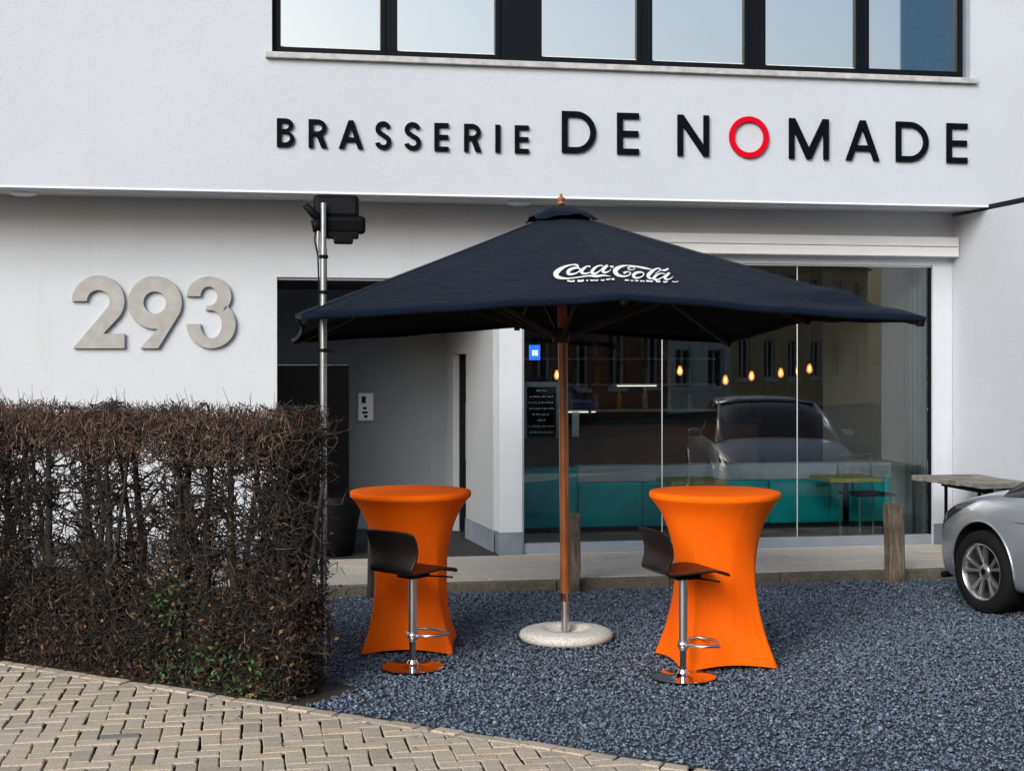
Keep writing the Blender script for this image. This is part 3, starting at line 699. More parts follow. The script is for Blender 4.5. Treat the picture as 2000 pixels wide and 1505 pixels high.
def ringp(cx, cy, rx, ry, tilt, wmin, wmax):
    o = []
    for i in range(25):
        q = 2 * math.pi * i / 24; x, y = rx * math.cos(q), ry * math.sin(q)
        o.append((cx + x - y * tilt, cy + y, wmin + (wmax - wmin) * (.5 - .5 * math.cos(q)) ** 1.2))
    return o
la = [(60, -70, 14), (10, -75, 16), (-45, -45, 32), (-75, 0, 38), (-40, 20, 24), (20, -10, 14), (75, -62, 12)]
ls = [(118, -85, 30), (85, -50, 38), (60, -8, 36), (85, 14, 22), (130, 0, 12), (158, -32, 8)]
strokes = [
    [(492, 240, 18), (478, 214, 26), (425, 204, 16), (345, 220, 28), (270, 258, 52), (224, 305, 66), (235, 348, 50), (290, 372, 30), (380, 378, 16), (500, 366, 14), (620, 352, 16), (715, 360, 30), (800, 355, 18), (885, 370, 5)],
    ringp(440, 288, 68, 40, .75, 14, 40), [(640, 242, 22), (606, 232, 14), (562, 260, 32), (532, 298, 42), (560, 324, 24), (620, 318, 14), (680, 298, 8)],
    [(735 + x, 310 + y, w_) for x, y, w_ in la], [(735 + x, 310 + y, w_) for x, y, w_ in ls],
    [(884, 238, 26), (925, 240, 26)],
    [(1390, 240, 10), (1300, 224, 30), (1200, 210, 24), (1100, 206, 14), (1020, 226, 34), (960, 268, 54), (946, 312, 56), (985, 350, 38), (1050, 362, 22), (1110, 342, 16), (1130, 310, 14), (1092, 296, 16), (1046, 318, 34)],
    ringp(1142, 244, 40, 22, .2, 10, 18), ringp(1228, 332, 58, 42, .6, 14, 38),
    [(1432, 300, 8), (1492, 248, 14), (1482, 222, 14), (1432, 236, 26), (1382, 282, 44), (1346, 332, 46), (1362, 370, 28), (1412, 365, 14), (1452, 338, 8)],
    [(1594, 226, 20), (1552, 248, 26), (1500, 250, 10)],
    [(1490 + x, 370 + y, w_) for x, y, w_ in la], [(1490 + x, 370 + y, w_) for x, y, w_ in ls]]
for u0, u1, wd in ((360, 450, 20), (485, 560, 26), (590, 615, 16), (640, 690, 16), (700, 735, 14), (770, 815, 16), (835, 885, 16), (900, 935, 22), (1060, 1110, 22), (1130, 1165, 16), (1185, 1225, 20), (1245, 1300, 18), (1320, 1400, 24), (1440, 1495, 24), (1530, 1580, 22), (1640, 1715, 12)):
    strokes.append([(u0, 414 + rnd.uniform(-4, 4) + (u0 > 1000) * 6, wd), ((u0 + u1) / 2, 418 + rnd.uniform(-6, 6) + (u0 > 1000) * 6, wd * .8), (u1, 412 + rnd.uniform(-4, 4) + (u0 > 1000) * 8, wd * .9)])
mb = MB()
for k, st in enumerate(strokes):
    sp = smooth_path(st, 5); n = len(sp); Lf, Rt = [], []
    for i in range(n):
        a_, b_ = sp[max(i - 1, 0)], sp[min(i + 1, n - 1)]; d = Vector((b_[0] - a_[0], (b_[1] - a_[1]))); d = d.normalized() if d.length > 1e-6 else Vector((1, 0)); h = max(sp[i][2], 3) / 2
        Lf.append((sp[i][0] - d.y * h, sp[i][1] + d.x * h)); Rt.append((sp[i][0] + d.y * h, sp[i][1] - d.x * h))
    V = []
    for i in range(n):
        for j in range(4):
            t = j / 3; V.append(logo_map(Lf[i][0] + (Rt[i][0] - Lf[i][0]) * t, Lf[i][1] + (Rt[i][1] - Lf[i][1]) * t, .005 + k * .00025))
    mb.add(V, [(4 * i + j, 4 * i + j + 1, 4 * i + 4 + j + 1, 4 * i + 4 + j) for i in range(n - 1) for j in range(3)])
lg = mb.build('printed_logo', M['chalk'], canopy); lg['label'] = 'white script logo reading Coca-Cola with a line of small print below'

# ------------------------------------------------------------------ orange standing tables
def interp(keys, u):
    for (a_, va), (b_, vb) in zip(keys[:-1], keys[1:]):
        if a_ >= u >= b_:
            return va + (vb - va) * (a_ - u) / (a_ - b_) if True else 0
    return keys[-1][1]
def smoothkeys(keys):
    us = np.array([k[0] for k in keys])[::-1]; vs = np.array([k[1] for k in keys])[::-1]
    def fn(u):
        h = .035; return float(np.mean([np.interp(np.clip(u + d, 0, 1), us, vs) for d in np.linspace(-h, h, 7)])) if u < .93 else float(np.interp(u, us, vs))
    return fn
KS = smoothkeys([(1, 1.0), (.96, 1.0), (.93, .925), (.88, .83), (.80, .735), (.70, .655), (.58, .605), (.45, .592), (.30, .605), (.15, .645), (0, .715)])
def standing_table(loc, rz, h, r, label, seed):
    t = tagit(empty('standing_table', loc, rz), label, 'table', 'orange covered standing tables')
    mb = MB(); V = [(0, 0, h)]; F = []; NA = 160; rs = random.Random(seed)
    rings = [('t', r * .5, h + .001), ('t', r * .93, h), ('t', r * .985, h - .004), ('t', r, h - .014), ('t', r, h - .036), ('t', r * .992, h - .042)]
    NS = 44
    ph = [rs.uniform(0, 6.28) for _ in range(8)]
    for _, rr, zz in rings:
        for i in range(NA): q = 2 * math.pi * i / NA; V.append((rr * math.cos(q), rr * math.sin(q), zz))
    for k in range(1, NS + 1):
        u = .955 * (1 - k / NS)
        for i in range(NA):
            q = 2 * math.pi * i / NA
            mx = max(abs(math.cos(q)), abs(math.sin(q))); kk = 1.10 * max(0, 1 - u / .80) ** 1.25
            rad = r * KS(u) * (1 / mx) ** kk
            cw = (1 / mx - 1) / (math.sqrt(2) - 1)                                 # 1 over the feet, 0 on the sides
            rad += .0015 * math.sin(q * 5 + ph[0] + 3 * u) * (1 - u)
            qc = ((q - math.pi / 4 + math.pi / 4) % (math.pi / 2)) - math.pi / 4   # angle from the nearest foot
            rad += .0035 * math.exp(-(qc / .30) ** 2) * math.sin(qc * 34 + ph[1] + 2.5 * math.sin(6 * u)) * max(0, 1 - u / .55) ** 1.5
            rad += .0030 * math.exp(-((q - ph[2]) / .10) ** 2) * math.sin(3.14 * u) - .0030 * math.exp(-((q - 3.9 - .1 * ph[3]) / .07) ** 2) * math.sin(3.14 * u)
            rad += .002 * math.sin(q * 26 + ph[4]) * max(0, (u - .78) / .2) * math.sin(q * 3 + ph[5])
            V.append((rad * math.cos(q), rad * math.sin(q), h * u + .030 * (1 - cw) * max(0, 1 - u / .22) + .006))
    NRg = len(rings) + NS
    for i in range(NA): F.append((0, 1 + i, 1 + (i + 1) % NA))
    for k in range(NRg - 1):
        for i in range(NA): j = (i + 1) % NA; F.append((1 + k * NA + i, 1 + (k + 1) * NA + i, 1 + (k + 1) * NA + j, 1 + k * NA + j))
    c = mb.add(V, F).build('stretch_cover', M['orange'], t, True)
    MB().lathe([(r * .95, h - .034), (r * .955, h - .02), (r * .95, h - .006)], 48).build('table_top', M['greyalu'], t)
    MB().tube([(0, 0, .25), (0, 0, h - .035)], .03, 14).build('column', M['steel'], t, True, angle=R(50))
    for k in range(4):
        q = R(45 + 90 * k); MB().tube([(0, 0, .28), (r * .5 * math.cos(q), r * .5 * math.sin(q), .14), (r * .97 * math.cos(q), r * .97 * math.sin(q), .012)], .014, 8).build('leg', M['steel'], t, True)
    return t
standing_table((.406, -4.587, 0), R(1), 1.11, .425, 'orange stretch covered standing table right of the parasol pole', 1)
standing_table((-1.489, -3.744, 0), R(-11), 1.07, .415, 'orange stretch covered standing table between hedge and parasol pole', 2)

# ------------------------------------------------------------------ bar stools
def bar_stool(loc, heading, label, seat_z=.665):
    t = tagit(empty('bar_stool', loc, heading), label, 'bar stool', 'dark bar stools on round steel bases')
    MB().lathe([(.19, .0), (.2, .004), (.2, .009), (.17, .014), (.06, .019), (.038, .03), (.030, .05)], 48).build('base', M['chrome'], t, True, angle=R(35))
    MB().tube([(0, 0, .03), (0, 0, .30)], .0215, 18).build('lower_column', M['chrome'], t, True, angle=R(50))
    MB().tube([(0, 0, .17), (0, 0, seat_z - .05)], .0275, 18).build('column', M['steel'], t, True, angle=R(50))
    MB().lathe([(.035, -.02), (.036, .0), (.035, .02)], 18, (0, 0, .205)).build('collar', M['steel'], t, True)
    MB().tube([(0, .03, .205), (.07, .12, .207), (.17, .15, .21), (.215, .05, .212), (.225, 0, .212), (.215, -.05, .212), (.17, -.15, .21), (.07, -.12, .207), (0, -.03, .205)], .010, 8).build('footrest', M['steel'], t, True)
    MB().box(-.075, .09, -.07, .07, seat_z - .055, seat_z - .022).build('seat_mount', M['black'], t, bevel=.008)
    MB().tube([(.02, -.06, seat_z - .04), (.10, -.17, seat_z - .045), (.14, -.22, seat_z - .05)], .006, 8).build('lever', M['black'], t, True)
    prof = [(-.235, .262, .205), (-.222, .235, .21), (-.198, .185, .21), (-.185, .13, .207), (-.19, .085, .198), (-.205, .045, .186), (-.203, .012, .180), (-.175, -.010, .180), (-.13, -.016, .176), (-.06, -.012, .19), (.02, -.004, .198), (.10, .002, .20), (.17, .002, .194), (.215, -.010, .186), (.235, -.028, .176)]
    V = []; F = []; NW = 12
    for i, (f_, z, hw) in enumerate(prof):
        for j in range(NW + 1):
            s_ = -1 + 2 * j / NW; e = abs(s_) ** 3
            curl = (-.022 if i < 6 else 0)
            V.append((f_ - (curl * s_ * s_ if i < 6 else 0), s_ * hw, seat_z + z - (.012 * e if i == 0 else .003 * e if i == 1 else 0) - (.010 * s_ * s_ if 8 <= i <= 11 else 0) * -1))
    for i in range(len(prof) - 1):
        for j in range(NW): F.append((i * (NW + 1) + j, i * (NW + 1) + j + 1, (i + 1) * (NW + 1) + j + 1, (i + 1) * (NW + 1) + j))
    st = MB().add(V, F).build('seat_shell', M['seat'], t, True)
    ss = st.modifiers.new('s', 'SUBSURF'); ss.levels = 1; ss.render_levels = 2
    sm = st.modifiers.new('t', 'SOLIDIFY'); sm.thickness = .012; sm.offset = 0
    return t
bar_stool((.059, -5.022, .004), R(19 - 10.3), 'dark bar stool seen side on at the right orange table')
bar_stool((-1.553, -4.444, .004), R(50 - 10.3), 'dark bar stool with its back to us at the left orange table', .63)

# ------------------------------------------------------------------ wooden bollards
for k, (x, y, h, lab) in enumerate(((3.02, -1.70, .685, 'weathered wooden bollard standing alone between shop window and silver car'), (.088, -1.69, .655, 'weathered wooden bollard behind the parasol pole'), (-1.545, -1.70, .60, 'wooden bollard mostly hidden behind the left orange table'))):
    hw = .072; mb = MB(); V = []; rs = random.Random(k + 3)
    lv = [-.05, .05, .2, .4, h - .05, h - .012, h]
    for z in lv:
        s_ = 1 + rs.uniform(-.02, .02); ox, oy = rs.uniform(-.003, .003), rs.uniform(-.003, .003); g = hw * s_ * (.93 if z == h else 1)
        ch = .012
        for a_, b_ in ((-1, -1), (1, -1), (1, 1), (-1, 1)):
            for dx, dy in (((0, 1), (1, 0)) if a_ * b_ > 0 else ((1, 0), (0, 1))):
                V.append((ox + a_ * (g - ch * dx), oy + b_ * (g - ch * dy), z + (rs.uniform(-.006, .006) if z > h - .02 else 0)))
    n = 8; F = [tuple((len(lv) - 1) * n + i for i in range(n))]
    for i in range(len(lv) - 1):
        for j in range(n): F.append((i * n + j, i * n + (j + 1) % n, (i + 1) * n + (j + 1) % n, (i + 1) * n + j))
    b = tagit(mb.add(V, F).build('wooden_bollard', M['oldwood'] if k < 2 else M['darkwood']), lab, 'bollard', 'wooden bollards along the kerb'); b.location = (x, y, 0); b.rotation_euler = (R(rs.uniform(-1, 1)), R(rs.uniform(-1, 1)), R(rs.uniform(-4, 4)))

# ------------------------------------------------------------------ floodlight on a pole
fp = tagit(empty('floodlight_pole', (-2.123, -4.574, 0)), 'grey metal pole with black floodlights at the hedge end', 'floodlight')
MB().tube([(0, 0, 0), (0, 0, 2.66)], .0215, 16).build('pole', M['pole'], fp, True, angle=R(50))
MB().tube([(.0, 0, 2.655), (0, 0, 2.935)], .0175, 16).build('upper_pole', M['pole'], fp, True, angle=R(50))
MB().tube([(-.033, .0, 2.62), (-.033, .0, 2.76)], .010, 10).build('side_tube', M['pole'], fp, True, angle=R(50))
for z, r_ in ((2.60, .028), (2.38, .026), (2.02, .045)):
    MB().tube([(0, 0, z - .010), (0, 0, z + .012)], r_ if r_ < .04 else .027, 14).build('clamp', M['black'], fp)
MB().bar((-.05, -.01, 2.02), (.07, -.01, 2.015), .02, .016).build('clamp_arm', M['black'], fp)
def head(x0, x1, z0, z1, y, d, tilt):
    mb = MB(); mb.box(x0, x1, 0, d, 0, z1 - z0)
    o = mb.build('lamp_head', M['black'], fp, bevel=.028, seg=3); o.matrix_local = Matrix.Translation((0, y, z0)) @ Matrix.Rotation(R(tilt), 4, 'X'); return o
h1 = head(-.06, .225, 2.855, 3.005, .03, .10, -12); h2 = head(-.02, .265, 2.745, 2.86, .035, .11, 8)
MB().box(-.03, .20, -.003, -.0005, .02, .12).build('back_cover', M['frame'], h1, bevel=.001)
MB().box(.02, .22, .02, .10, 2.72, 2.76).build('bracket', M['black'], fp, bevel=.006)
mb = MB(); mb.box(.065, .185, .01, .07, 2.685, 2.735); mb.build('sensor', M['black'], fp, bevel=.012)
MB().tube([(.0, .05, 2.82), (-.06, .03, 2.87), (-.115, .02, 2.925)], [.03, .028, .02], 10).build('side_lamp', M['black'], fp, True)
MB().tube([(-.05, .02, 2.83), (-.035, .02, 2.76)], .03, 10).build('yoke', M['black'], fp, True)
MB().tube([(-.045, .02, 2.80), (-.055, -.01, 2.70), (-.035, -.02, 2.60), (-.028, -.012, 2.4), (-.026, -.01, 1.6)], .005, 6).build('cable', M['black'], fp, True)

# ------------------------------------------------------------------ hedge
hd = tagit(empty('hedge', (-3.3, -4.35, 0)), 'leafless clipped brown hedge along the pavement, see-through in the middle', 'hedge')
HO = np.array([-2.356, -5.243]); HDIR = np.array([-.772, .636]); HIN = np.array([.636, .772]); TH = .40
def hp(s, n, z): q = HO + HDIR * s + HIN * n; return (q[0] + 3.3, q[1] + 4.35, z)
LEN = 3.6
segA, segB, segR0, segR1 = [], [], [], []
HTOP = [1.70]
def seg(a_, b_, r0, r1, store):
    if b_[2] < HTOP[0]: store.append((*a_, *b_, r0, r1))
def hedge_mesh(name, store, mat, n=3):
    A = np.array(store, float); P, Q, r0, r1 = A[:, :3], A[:, 3:6], A[:, 6], A[:, 7]
    d = Q - P; d /= np.linalg.norm(d, axis=1)[:, None] + 1e-9
    up = np.where(np.abs(d[:, 2:3]) < .9, np.array([[0, 0, 1.]]), np.array([[1., 0, 0]])); a_ = np.cross(d, up); a_ /= np.linalg.norm(a_, axis=1)[:, None]; b_ = np.cross(d, a_)
    V = np.zeros((len(A), 2 * n, 3)); F = []
    for k in range(n):
        q = 2 * math.pi * k / n; o_ = a_ * math.cos(q) + b_ * math.sin(q); V[:, k] = P + o_ * r0[:, None]; V[:, n + k] = Q + o_ * r1[:, None]
        F.append((k, (k + 1) % n, n + (k + 1) % n, n + k))
    F = (np.array(F)[None] + (np.arange(len(A)) * 2 * n)[:, None, None]).reshape(-1, 4)
    return tagit(link_mesh(name, fast_mesh(name, V.reshape(-1, 3), F), mat, hd), kind='stuff')
twigs, shoots = [], []
tr_s = [.08, .20, .36, .58, .72, .95, 1.12, 1.33, 1.50, 1.70, 1.88, 2.12, 2.30, 2.55, 2.8, 3.05, 3.3]
hr = random.Random(5)
def wander(p, d, ln, steps, r0, r1, store, curl=.35, grav=0.0):
    p = Vector(p); d = Vector(d).normalized(); pts = [p.copy()]
    for i in range(steps):
        d = (d + Vector((hr.gauss(0, curl), hr.gauss(0, curl), hr.gauss(grav, curl)))).normalized(); q = p + d * ln / steps
        n_ = (q.x - 3.3 - HO[0]) * HIN[0] + (q.y - 4.35 - HO[1]) * HIN[1]
        if n_ < .0 or n_ > TH: d -= Vector((HIN[0], HIN[1], 0)) * (2 * (d.x * HIN[0] + d.y * HIN[1])); q = p + d * ln / steps
        t0, t1 = i / steps, (i + 1) / steps
        seg(p, q, r0 + (r1 - r0) * t0, r0 + (r1 - r0) * t1, store); p = q; pts.append(p.copy())
    return pts
dirs = Vector((HDIR[0], HDIR[1], 0)); din = Vector((HIN[0], HIN[1], 0))
for s in tr_s:
    n_ = TH / 2 + hr.uniform(-.1, .1); pts = []; rad = []
    r0 = hr.uniform(.026, .044); z = 0; ds = dn = 0
    for i in range(9):
        zz = -.02 + 1.62 * i / 8; ds += hr.gauss(0, .018); dn += hr.gauss(0, .015); pts.append(hp(s + ds, n_ + dn, zz)); rad.append(r0 * (1 - .72 * i / 8))
    MB().tube(pts, rad, 7).build('stem', M['bark'], hd, True)
    if hr.random() < .8:       # a second leader
        k = hr.randrange(1, 4); sgn = hr.choice((-1, 1)); q = [pts[k]]
        for i in range(1, 7): q.append((pts[k][0] + (dirs.x * sgn * .05 * i ** .8) + hr.gauss(0, .008), pts[k][1] + dirs.y * sgn * .05 * i ** .8 + hr.gauss(0, .008), pts[k][2] + .18 * i if pts[k][2] + .18 * i < 1.6 else 1.6))
        MB().tube(q, [r0 * .6 * (1 - .1 * i) for i in range(7)], 6).build('branch', M['bark'], hd, True)
    for b in range(42):
        z = hr.uniform(.3, 1.5); i = min(7, int((z + .02) / 1.62 * 8)); base = Vector(pts[i]).lerp(Vector(pts[i + 1]), hr.random())
        d = dirs * hr.choice((-1, 1)) * hr.uniform(.4, 1) + din * hr.gauss(0, .45) + Vector((0, 0, hr.uniform(.05, .95)))
        path = wander(base, d, hr.uniform(.16, .38), 5, hr.uniform(.008, .013), .0035, twigs, .28)
        for c in range(6):
            q = path[hr.randrange(1, len(path))]; dd = dirs * hr.gauss(0, .8) + din * hr.gauss(0, .6) + Vector((0, 0, hr.gauss(.25, .6)))
            p2 = wander(q, dd, hr.uniform(.08, .2), 4, .0050, .0022, twigs, .4)
            for e in range(2): wander(p2[hr.randrange(1, len(p2))], dirs * hr.gauss(0, .8) + din * hr.gauss(0, .6) + Vector((0, 0, hr.gauss(.1, .7))), hr.uniform(.04, .11), 2, .0034, .0015, twigs, .4)
# dense clipped top
HTOP[0] = 1.715
for k in range(13500):
    s = hr.uniform(.0, LEN); n_ = hr.uniform(-.02, TH + .02); z = min(1.72, hr.triangular(1.33, 1.71, 1.60))
    d = Vector((hr.gauss(0, .5), hr.gauss(0, .5), hr.uniform(.1, 1.2)))
    wander(hp(s, n_, z - .05), d, hr.uniform(.05, .10), 2, hr.uniform(.002, .0042), .0015, shoots if hr.random() < .72 else twigs, .35)
HTOP[0] = 2
for k in range(48):            # stray uncut shoots
    s = hr.uniform(0, LEN); wander(hp(s, hr.uniform(.05, TH), 1.66), Vector((hr.gauss(0, .3), hr.gauss(0, .3), 1)), hr.uniform(.06, .15), 2, .0022, .001, shoots if k % 2 else twigs, .08)
# dense foot and dense end
for k in range(14500):
    if k < 9500: s = hr.uniform(.0, LEN); z = .58 * hr.random() ** 1.6
    elif k < 12300: s = hr.triangular(-.02, .5, .1); z = hr.uniform(0, 1.55)
    else: s = hr.triangular(2.02, LEN, 2.5); z = hr.uniform(0, 1.5)
    wander(hp(s, hr.uniform(0, TH), z), Vector((hr.gauss(0, .7), hr.gauss(0, .7), hr.gauss(.35, .6))), hr.uniform(.06, .16), 3, hr.uniform(.003, .006), .0018, twigs if hr.random() < .95 else shoots, .4)
hedge_mesh('twigs', twigs, M['twig']); hedge_mesh('shoots', shoots, M['shoot'])
def leaves(name, N, fn, mat, smin, smax):
    P = np.array([fn() for _ in range(N)]); s = rng.uniform(smin, smax, N)
    base = np.array([(-1, 0, 0), (-.2, .5, .12), (1, 0, .0), (-.2, -.5, .12)]); V = np.einsum('nij,kj->nki', rand_rot(N), base) * s[:, None, None] + P[:, None]
    F = (np.array([[(0, 3, 1, 1)], [(1, 3, 2, 2)]])[:, 0, :3][None] + (np.arange(N) * 4)[:, None, None]).reshape(-1, 3)
    return tagit(link_mesh(name, fast_mesh(name, V.reshape(-1, 3), F), mat, hd), kind='stuff')
def low(): return hp(hr.uniform(-.02, LEN), hr.uniform(-.04, TH + .03), .02 + .75 * hr.random() ** 1.9)
def endleaf(): return hp(hr.gauss(.03, .05), hr.uniform(0, TH), hr.gauss(.42, .16))
def mid(): return hp(hr.gauss(1.05, .35), hr.uniform(.05, TH), hr.gauss(.85, .18))
leaves('dead_leaves', 5200, low, M['deadleaf'], .010, .022); leaves('dead_leaves', 900, endleaf, M['deadleaf'], .012, .022); leaves('dead_leaves', 700, mid, M['deadleaf'], .01, .02)
def ivy(): 
    c = hr.choice(((.62, .12, .16), (.25, .06, .10), (.95, .5, .1), (.85, .14, .2)))
    return hp(hr.gauss(c[0], c[2]), hr.uniform(-.05, .2), abs(hr.gauss(c[1], .09)))
leaves('ivy_leaves', 900, ivy, M['ivy'], .011, .022)
# ground litter strip
tagit(MB().add([epos(-6, -.004, -.004), epos(.0, -.004, -.004), epos(.0, -.56, -.004), epos(-6, -.56, -.004)], [(0, 1, 2, 3)]).build('hedge_bed', M['soil']), kind='structure')
lv = []
for _ in range(260):
    sl, nn = hr.uniform(-2.6, 2.2), hr.gauss(0, .30); q_ = epos(sl, nn, .012) if hr.random() < .5 else (hr.uniform(-2.3, 2.5), hr.uniform(-5.8, -1.8), .018)
    lv.append(q_)
lv = np.array(lv); nl = len(lv); bs4 = np.array([(-1, 0, 0), (-.1, .5, .22), (1, 0, .1), (-.1, -.5, .18)]); an = rng.uniform(0, 6.28, nl); sz = rng.uniform(.008, .019, nl)
RZ = np.stack([np.stack([np.cos(an), -np.sin(an), 0 * an], -1), np.stack([np.sin(an), np.cos(an), 0 * an], -1), np.stack([0 * an, 0 * an, 1 + 0 * an], -1)], 1)
VV = np.einsum('nij,kj->nki', RZ, bs4) * sz[:, None, None] + lv[:, None]
tagit(link_mesh('fallen_leaves', fast_mesh('fallen_leaves', VV.reshape(-1, 3), (np.array([(0, 3, 1), (1, 3, 2)])[None] + (np.arange(nl) * 4)[:, None, None]).reshape(-1, 3)), M['deadleaf']), 'small brown fallen leaves scattered on gravel and paving', 'leaves', kind='stuff')
pp = tagit(empty('fence_post', (-4.215, -3.785, 0), R(-40)), 'slim grey post at the left end of the hedge', 'post')
MB().box(-.03, .03, -.03, .03, -.05, 1.55).build('post', M['greyalu'], pp, bevel=.004); MB().box(-.034, .034, -.034, .034, 1.551, 1.57).build('cap', M['black'], pp, bevel=.003)

# black tub in the porch
tb = tagit(empty('planter_tub', (-1.78, .32, .09)), 'black rounded planter tub in the porch behind the hedge end', 'planter')
MB().lathe([(.17, 0), (.19, .02), (.22, .25), (.25, .40), (.26, .50), (.255, .56), (.225, .58), (.21, .55)], 32).build('tub', M['black'], tb, True); MB().lathe([(.214, .52), (.215, .53)], 24).build('soil', M['soil'], tb)

# ------------------------------------------------------------------ weathered picnic table on the terrace
pt = tagit(empty('wooden_table', (4.05, -1.0, .09)), 'weathered grey plank table on thin black legs beside the white wing wall', 'table')
for k in range(6):
    y0 = -.56 + k * .172; e = rnd.uniform(-.02, .02) - .03 * k * 0; x0 = -.30 + e + (5 - k) * .036
    MB().box(x0, .385, y0, y0 + .162, .70 + rnd.uniform(-.002, .004), .748 + rnd.uniform(-.003, .004)).build('plank', M['plank'], pt, bevel=.007)
for x in (-.02, .33): MB().box(x, x + .045, -.50, .42, .645, .698).build('batten', M['frame'], pt)
for x, y in ((.0, -.44), (.0, .36), (.35, -.44), (.35, .36)): MB().box(x - .012, x + .012, y - .012, y + .012, 0, .645).build('leg', M['black'], pt)
MB().bar((.0, -.42, .12), (.0, .34, .12), .02, .02).build('stretcher', M['black'], pt)

# ------------------------------------------------------------------ silver car
def section_loop(x, w_, b, sh, hc, crown):
    half = [(w_ * .80, b), (w_ * .955, b + .03), (w_ * .985, b + .14), (w_, b + .5 * (sh - b) * .8), (w_ * .998, b + .62 * (sh - b)), (w_ * .975, b + .82 * (sh - b)), (w_ * .93, sh - .015), (w_ * .86, sh + (hc - sh) * .35), (w_ * .66, sh + (hc - sh) * .75), (w_ * .36, hc - crown * .3), (0, hc)]
    lp = [(x, y, z) for y, z in half] + [(x, -y, z) for y, z in half[-2::-1]]
    return lp
def car(loc, heading, label, paint):
    t = tagit(empty('parked_car', loc, heading), label, 'car')
    S = [(.80, .32, .36, .60, .62), (.785, .50, .27, .64, .67), (.735, .645, .22, .68, .73), (.63, .755, .19, .73, .79), (.47, .825, .185, .785, .855), (.27, .866, .185, .84, .915), (.06, .886, .185, .88, .965), (-.18, .896, .185, .905, 1.0), (-.46, .90, .185, .92, 1.01), (-.75, .902, .185, .925, 1.01),
         (-1.4, .905, .185, .935, 1.0), (-2.1, .905, .19, .945, 1.0), (-2.7, .90, .20, .965, 1.0), (-3.1, .88, .22, .975, 1.01), (-3.4, .83, .26, .96, .99), (-3.52, .70, .32, .90, .92)]
    V = []; F = []; n = 21
    for q in S: V += section_loop(*q, .02)
    for i in range(len(S) - 1):
        for j in range(n): F.append((i * n + j, i * n + (j + 1) % n, (i + 1) * n + (j + 1) % n, (i + 1) * n + j))
    F.append(tuple(range(n))[::-1]); F.append(tuple((len(S) - 1) * n + k for k in range(n)))
    bm = bmesh.new(); me = MB().add(V, F).mesh('tmp'); bm.from_mesh(me); bmesh.ops.recalc_face_normals(bm, faces=bm.faces); bm.to_mesh(me); bm.free()
    ob = bpy.data.objects.new('tmp', me); COL.objects.link(ob); m = ob.modifiers.new('s', 'SUBSURF'); m.levels = m.render_levels = 2
    cut = []
    for wx in (0, -2.65):
        for sg in (-1, 1):
            c = MB().tube([(wx, sg * .60, .335), (wx, sg * 1.2, .335)], .372, 48); co = bpy.data.objects.new('cut', c.mesh('cut')); COL.objects.link(co); cut.append(co)
            bm = bmesh.new(); bm.from_mesh(co.data); bmesh.ops.recalc_face_normals(bm, faces=bm.faces); bm.to_mesh(co.data); bm.free()
            bo = ob.modifiers.new('b', 'BOOLEAN'); bo.operation = 'DIFFERENCE'; bo.solver = 'EXACT'; bo.object = co
    dg = bpy.context.evaluated_depsgraph_get(); dg.update(); me2 = bpy.data.meshes.new_from_object(ob.evaluated_get(dg))
    for o in cut + [ob]: bpy.data.objects.remove(o)
    me2.materials.clear(); body = link_mesh('body', me2, [paint, M['rubber']], t, True)
    for p in me2.polygons:
        c = p.center
        for wx in (0, -2.65):
            if math.hypot(c.x - wx, c.z - .335) < .3725 and abs(c.y) < .897 and (abs(math.hypot(c.x - wx, c.z - .335) - .372) < .006 or abs(abs(c.y) - .60) < .004): p.material_index = 1
        if c.z < .215 and abs(p.normal.z) > .5: p.material_index = 1
    smooth_by_angle(body, R(35))
    bvh = BVHTree.FromPolygons([v.co for v in me2.vertices], [tuple(p.vertices) for p in me2.polygons])
    # wheel-arch lips
    for wx in (0, -2.65):
        for sg in (-1, 1):
            pts = []
            for k in range(25):
                q = R(-8 + 196 * k / 24); x, z = wx + .378 * math.cos(q), .335 + .378 * math.sin(q)
                hit = bvh.ray_cast(Vector((x + .0, sg * 1.5, z + .0)), Vector((0, -sg, 0)))
                if hit[0] is not None and abs(hit[0].y) > .62 and z > .2: pts.append((x, hit[0].y, z))
            if len(pts) > 4: MB().tube(pts, .009, 6).build('arch_lip', paint, body, True)
    def patch(poly, name, mat, offs, sg, nx=26, nz=12, par=None):
        """thin raised piece following the body side, from a polygon in side view"""
        xs = [p[0] for p in poly]; zs = [p[1] for p in poly]
        def inside(x, z):
            r_ = False
            for i in range(len(poly)):
                (x1, z1), (x2, z2) = poly[i], poly[i - 1]
                if (z1 > z) != (z2 > z) and x < (x2 - x1) * (z - z1) / (z2 - z1) + x1: r_ = not r_
            return r_
        V = []; F = []
        for i in range(nx + 1):
            x = min(xs) + (max(xs) - min(xs)) * i / nx
            cr = []
            for k in range(len(poly)):
                (x1, z1), (x2, z2) = poly[k], poly[k - 1]
                xq = min(max(x, min(xs) + 1e-4), max(xs) - 1e-4)
                if (x1 > xq) != (x2 > xq): cr.append(z1 + (z2 - z1) * (xq - x1) / (x2 - x1))
            z0, z1_ = min(cr), max(cr)
            for j in range(nz + 1):
                z = z0 + (z1_ - z0) * j / nz; hit = bvh.ray_cast(Vector((x, sg * 1.6, z)), Vector((0, -sg, 0)))
                if hit[0] is None: hit = bvh.find_nearest(Vector((x, sg * .5, z)))
                nn = hit[1] if hit[1].y * sg > 0 else -hit[1]; V.append(hit[0] + nn * offs)
        for i in range(nx):
            for j in range(nz): a_ = i * (nz + 1) + j; F.append((a_, a_ + 1, a_ + nz + 2, a_ + nz + 1))
        o = MB().add(V, F).build(name, mat, par or t, True); sm = o.modifiers.new('t', 'SOLIDIFY'); sm.thickness = .004; return o
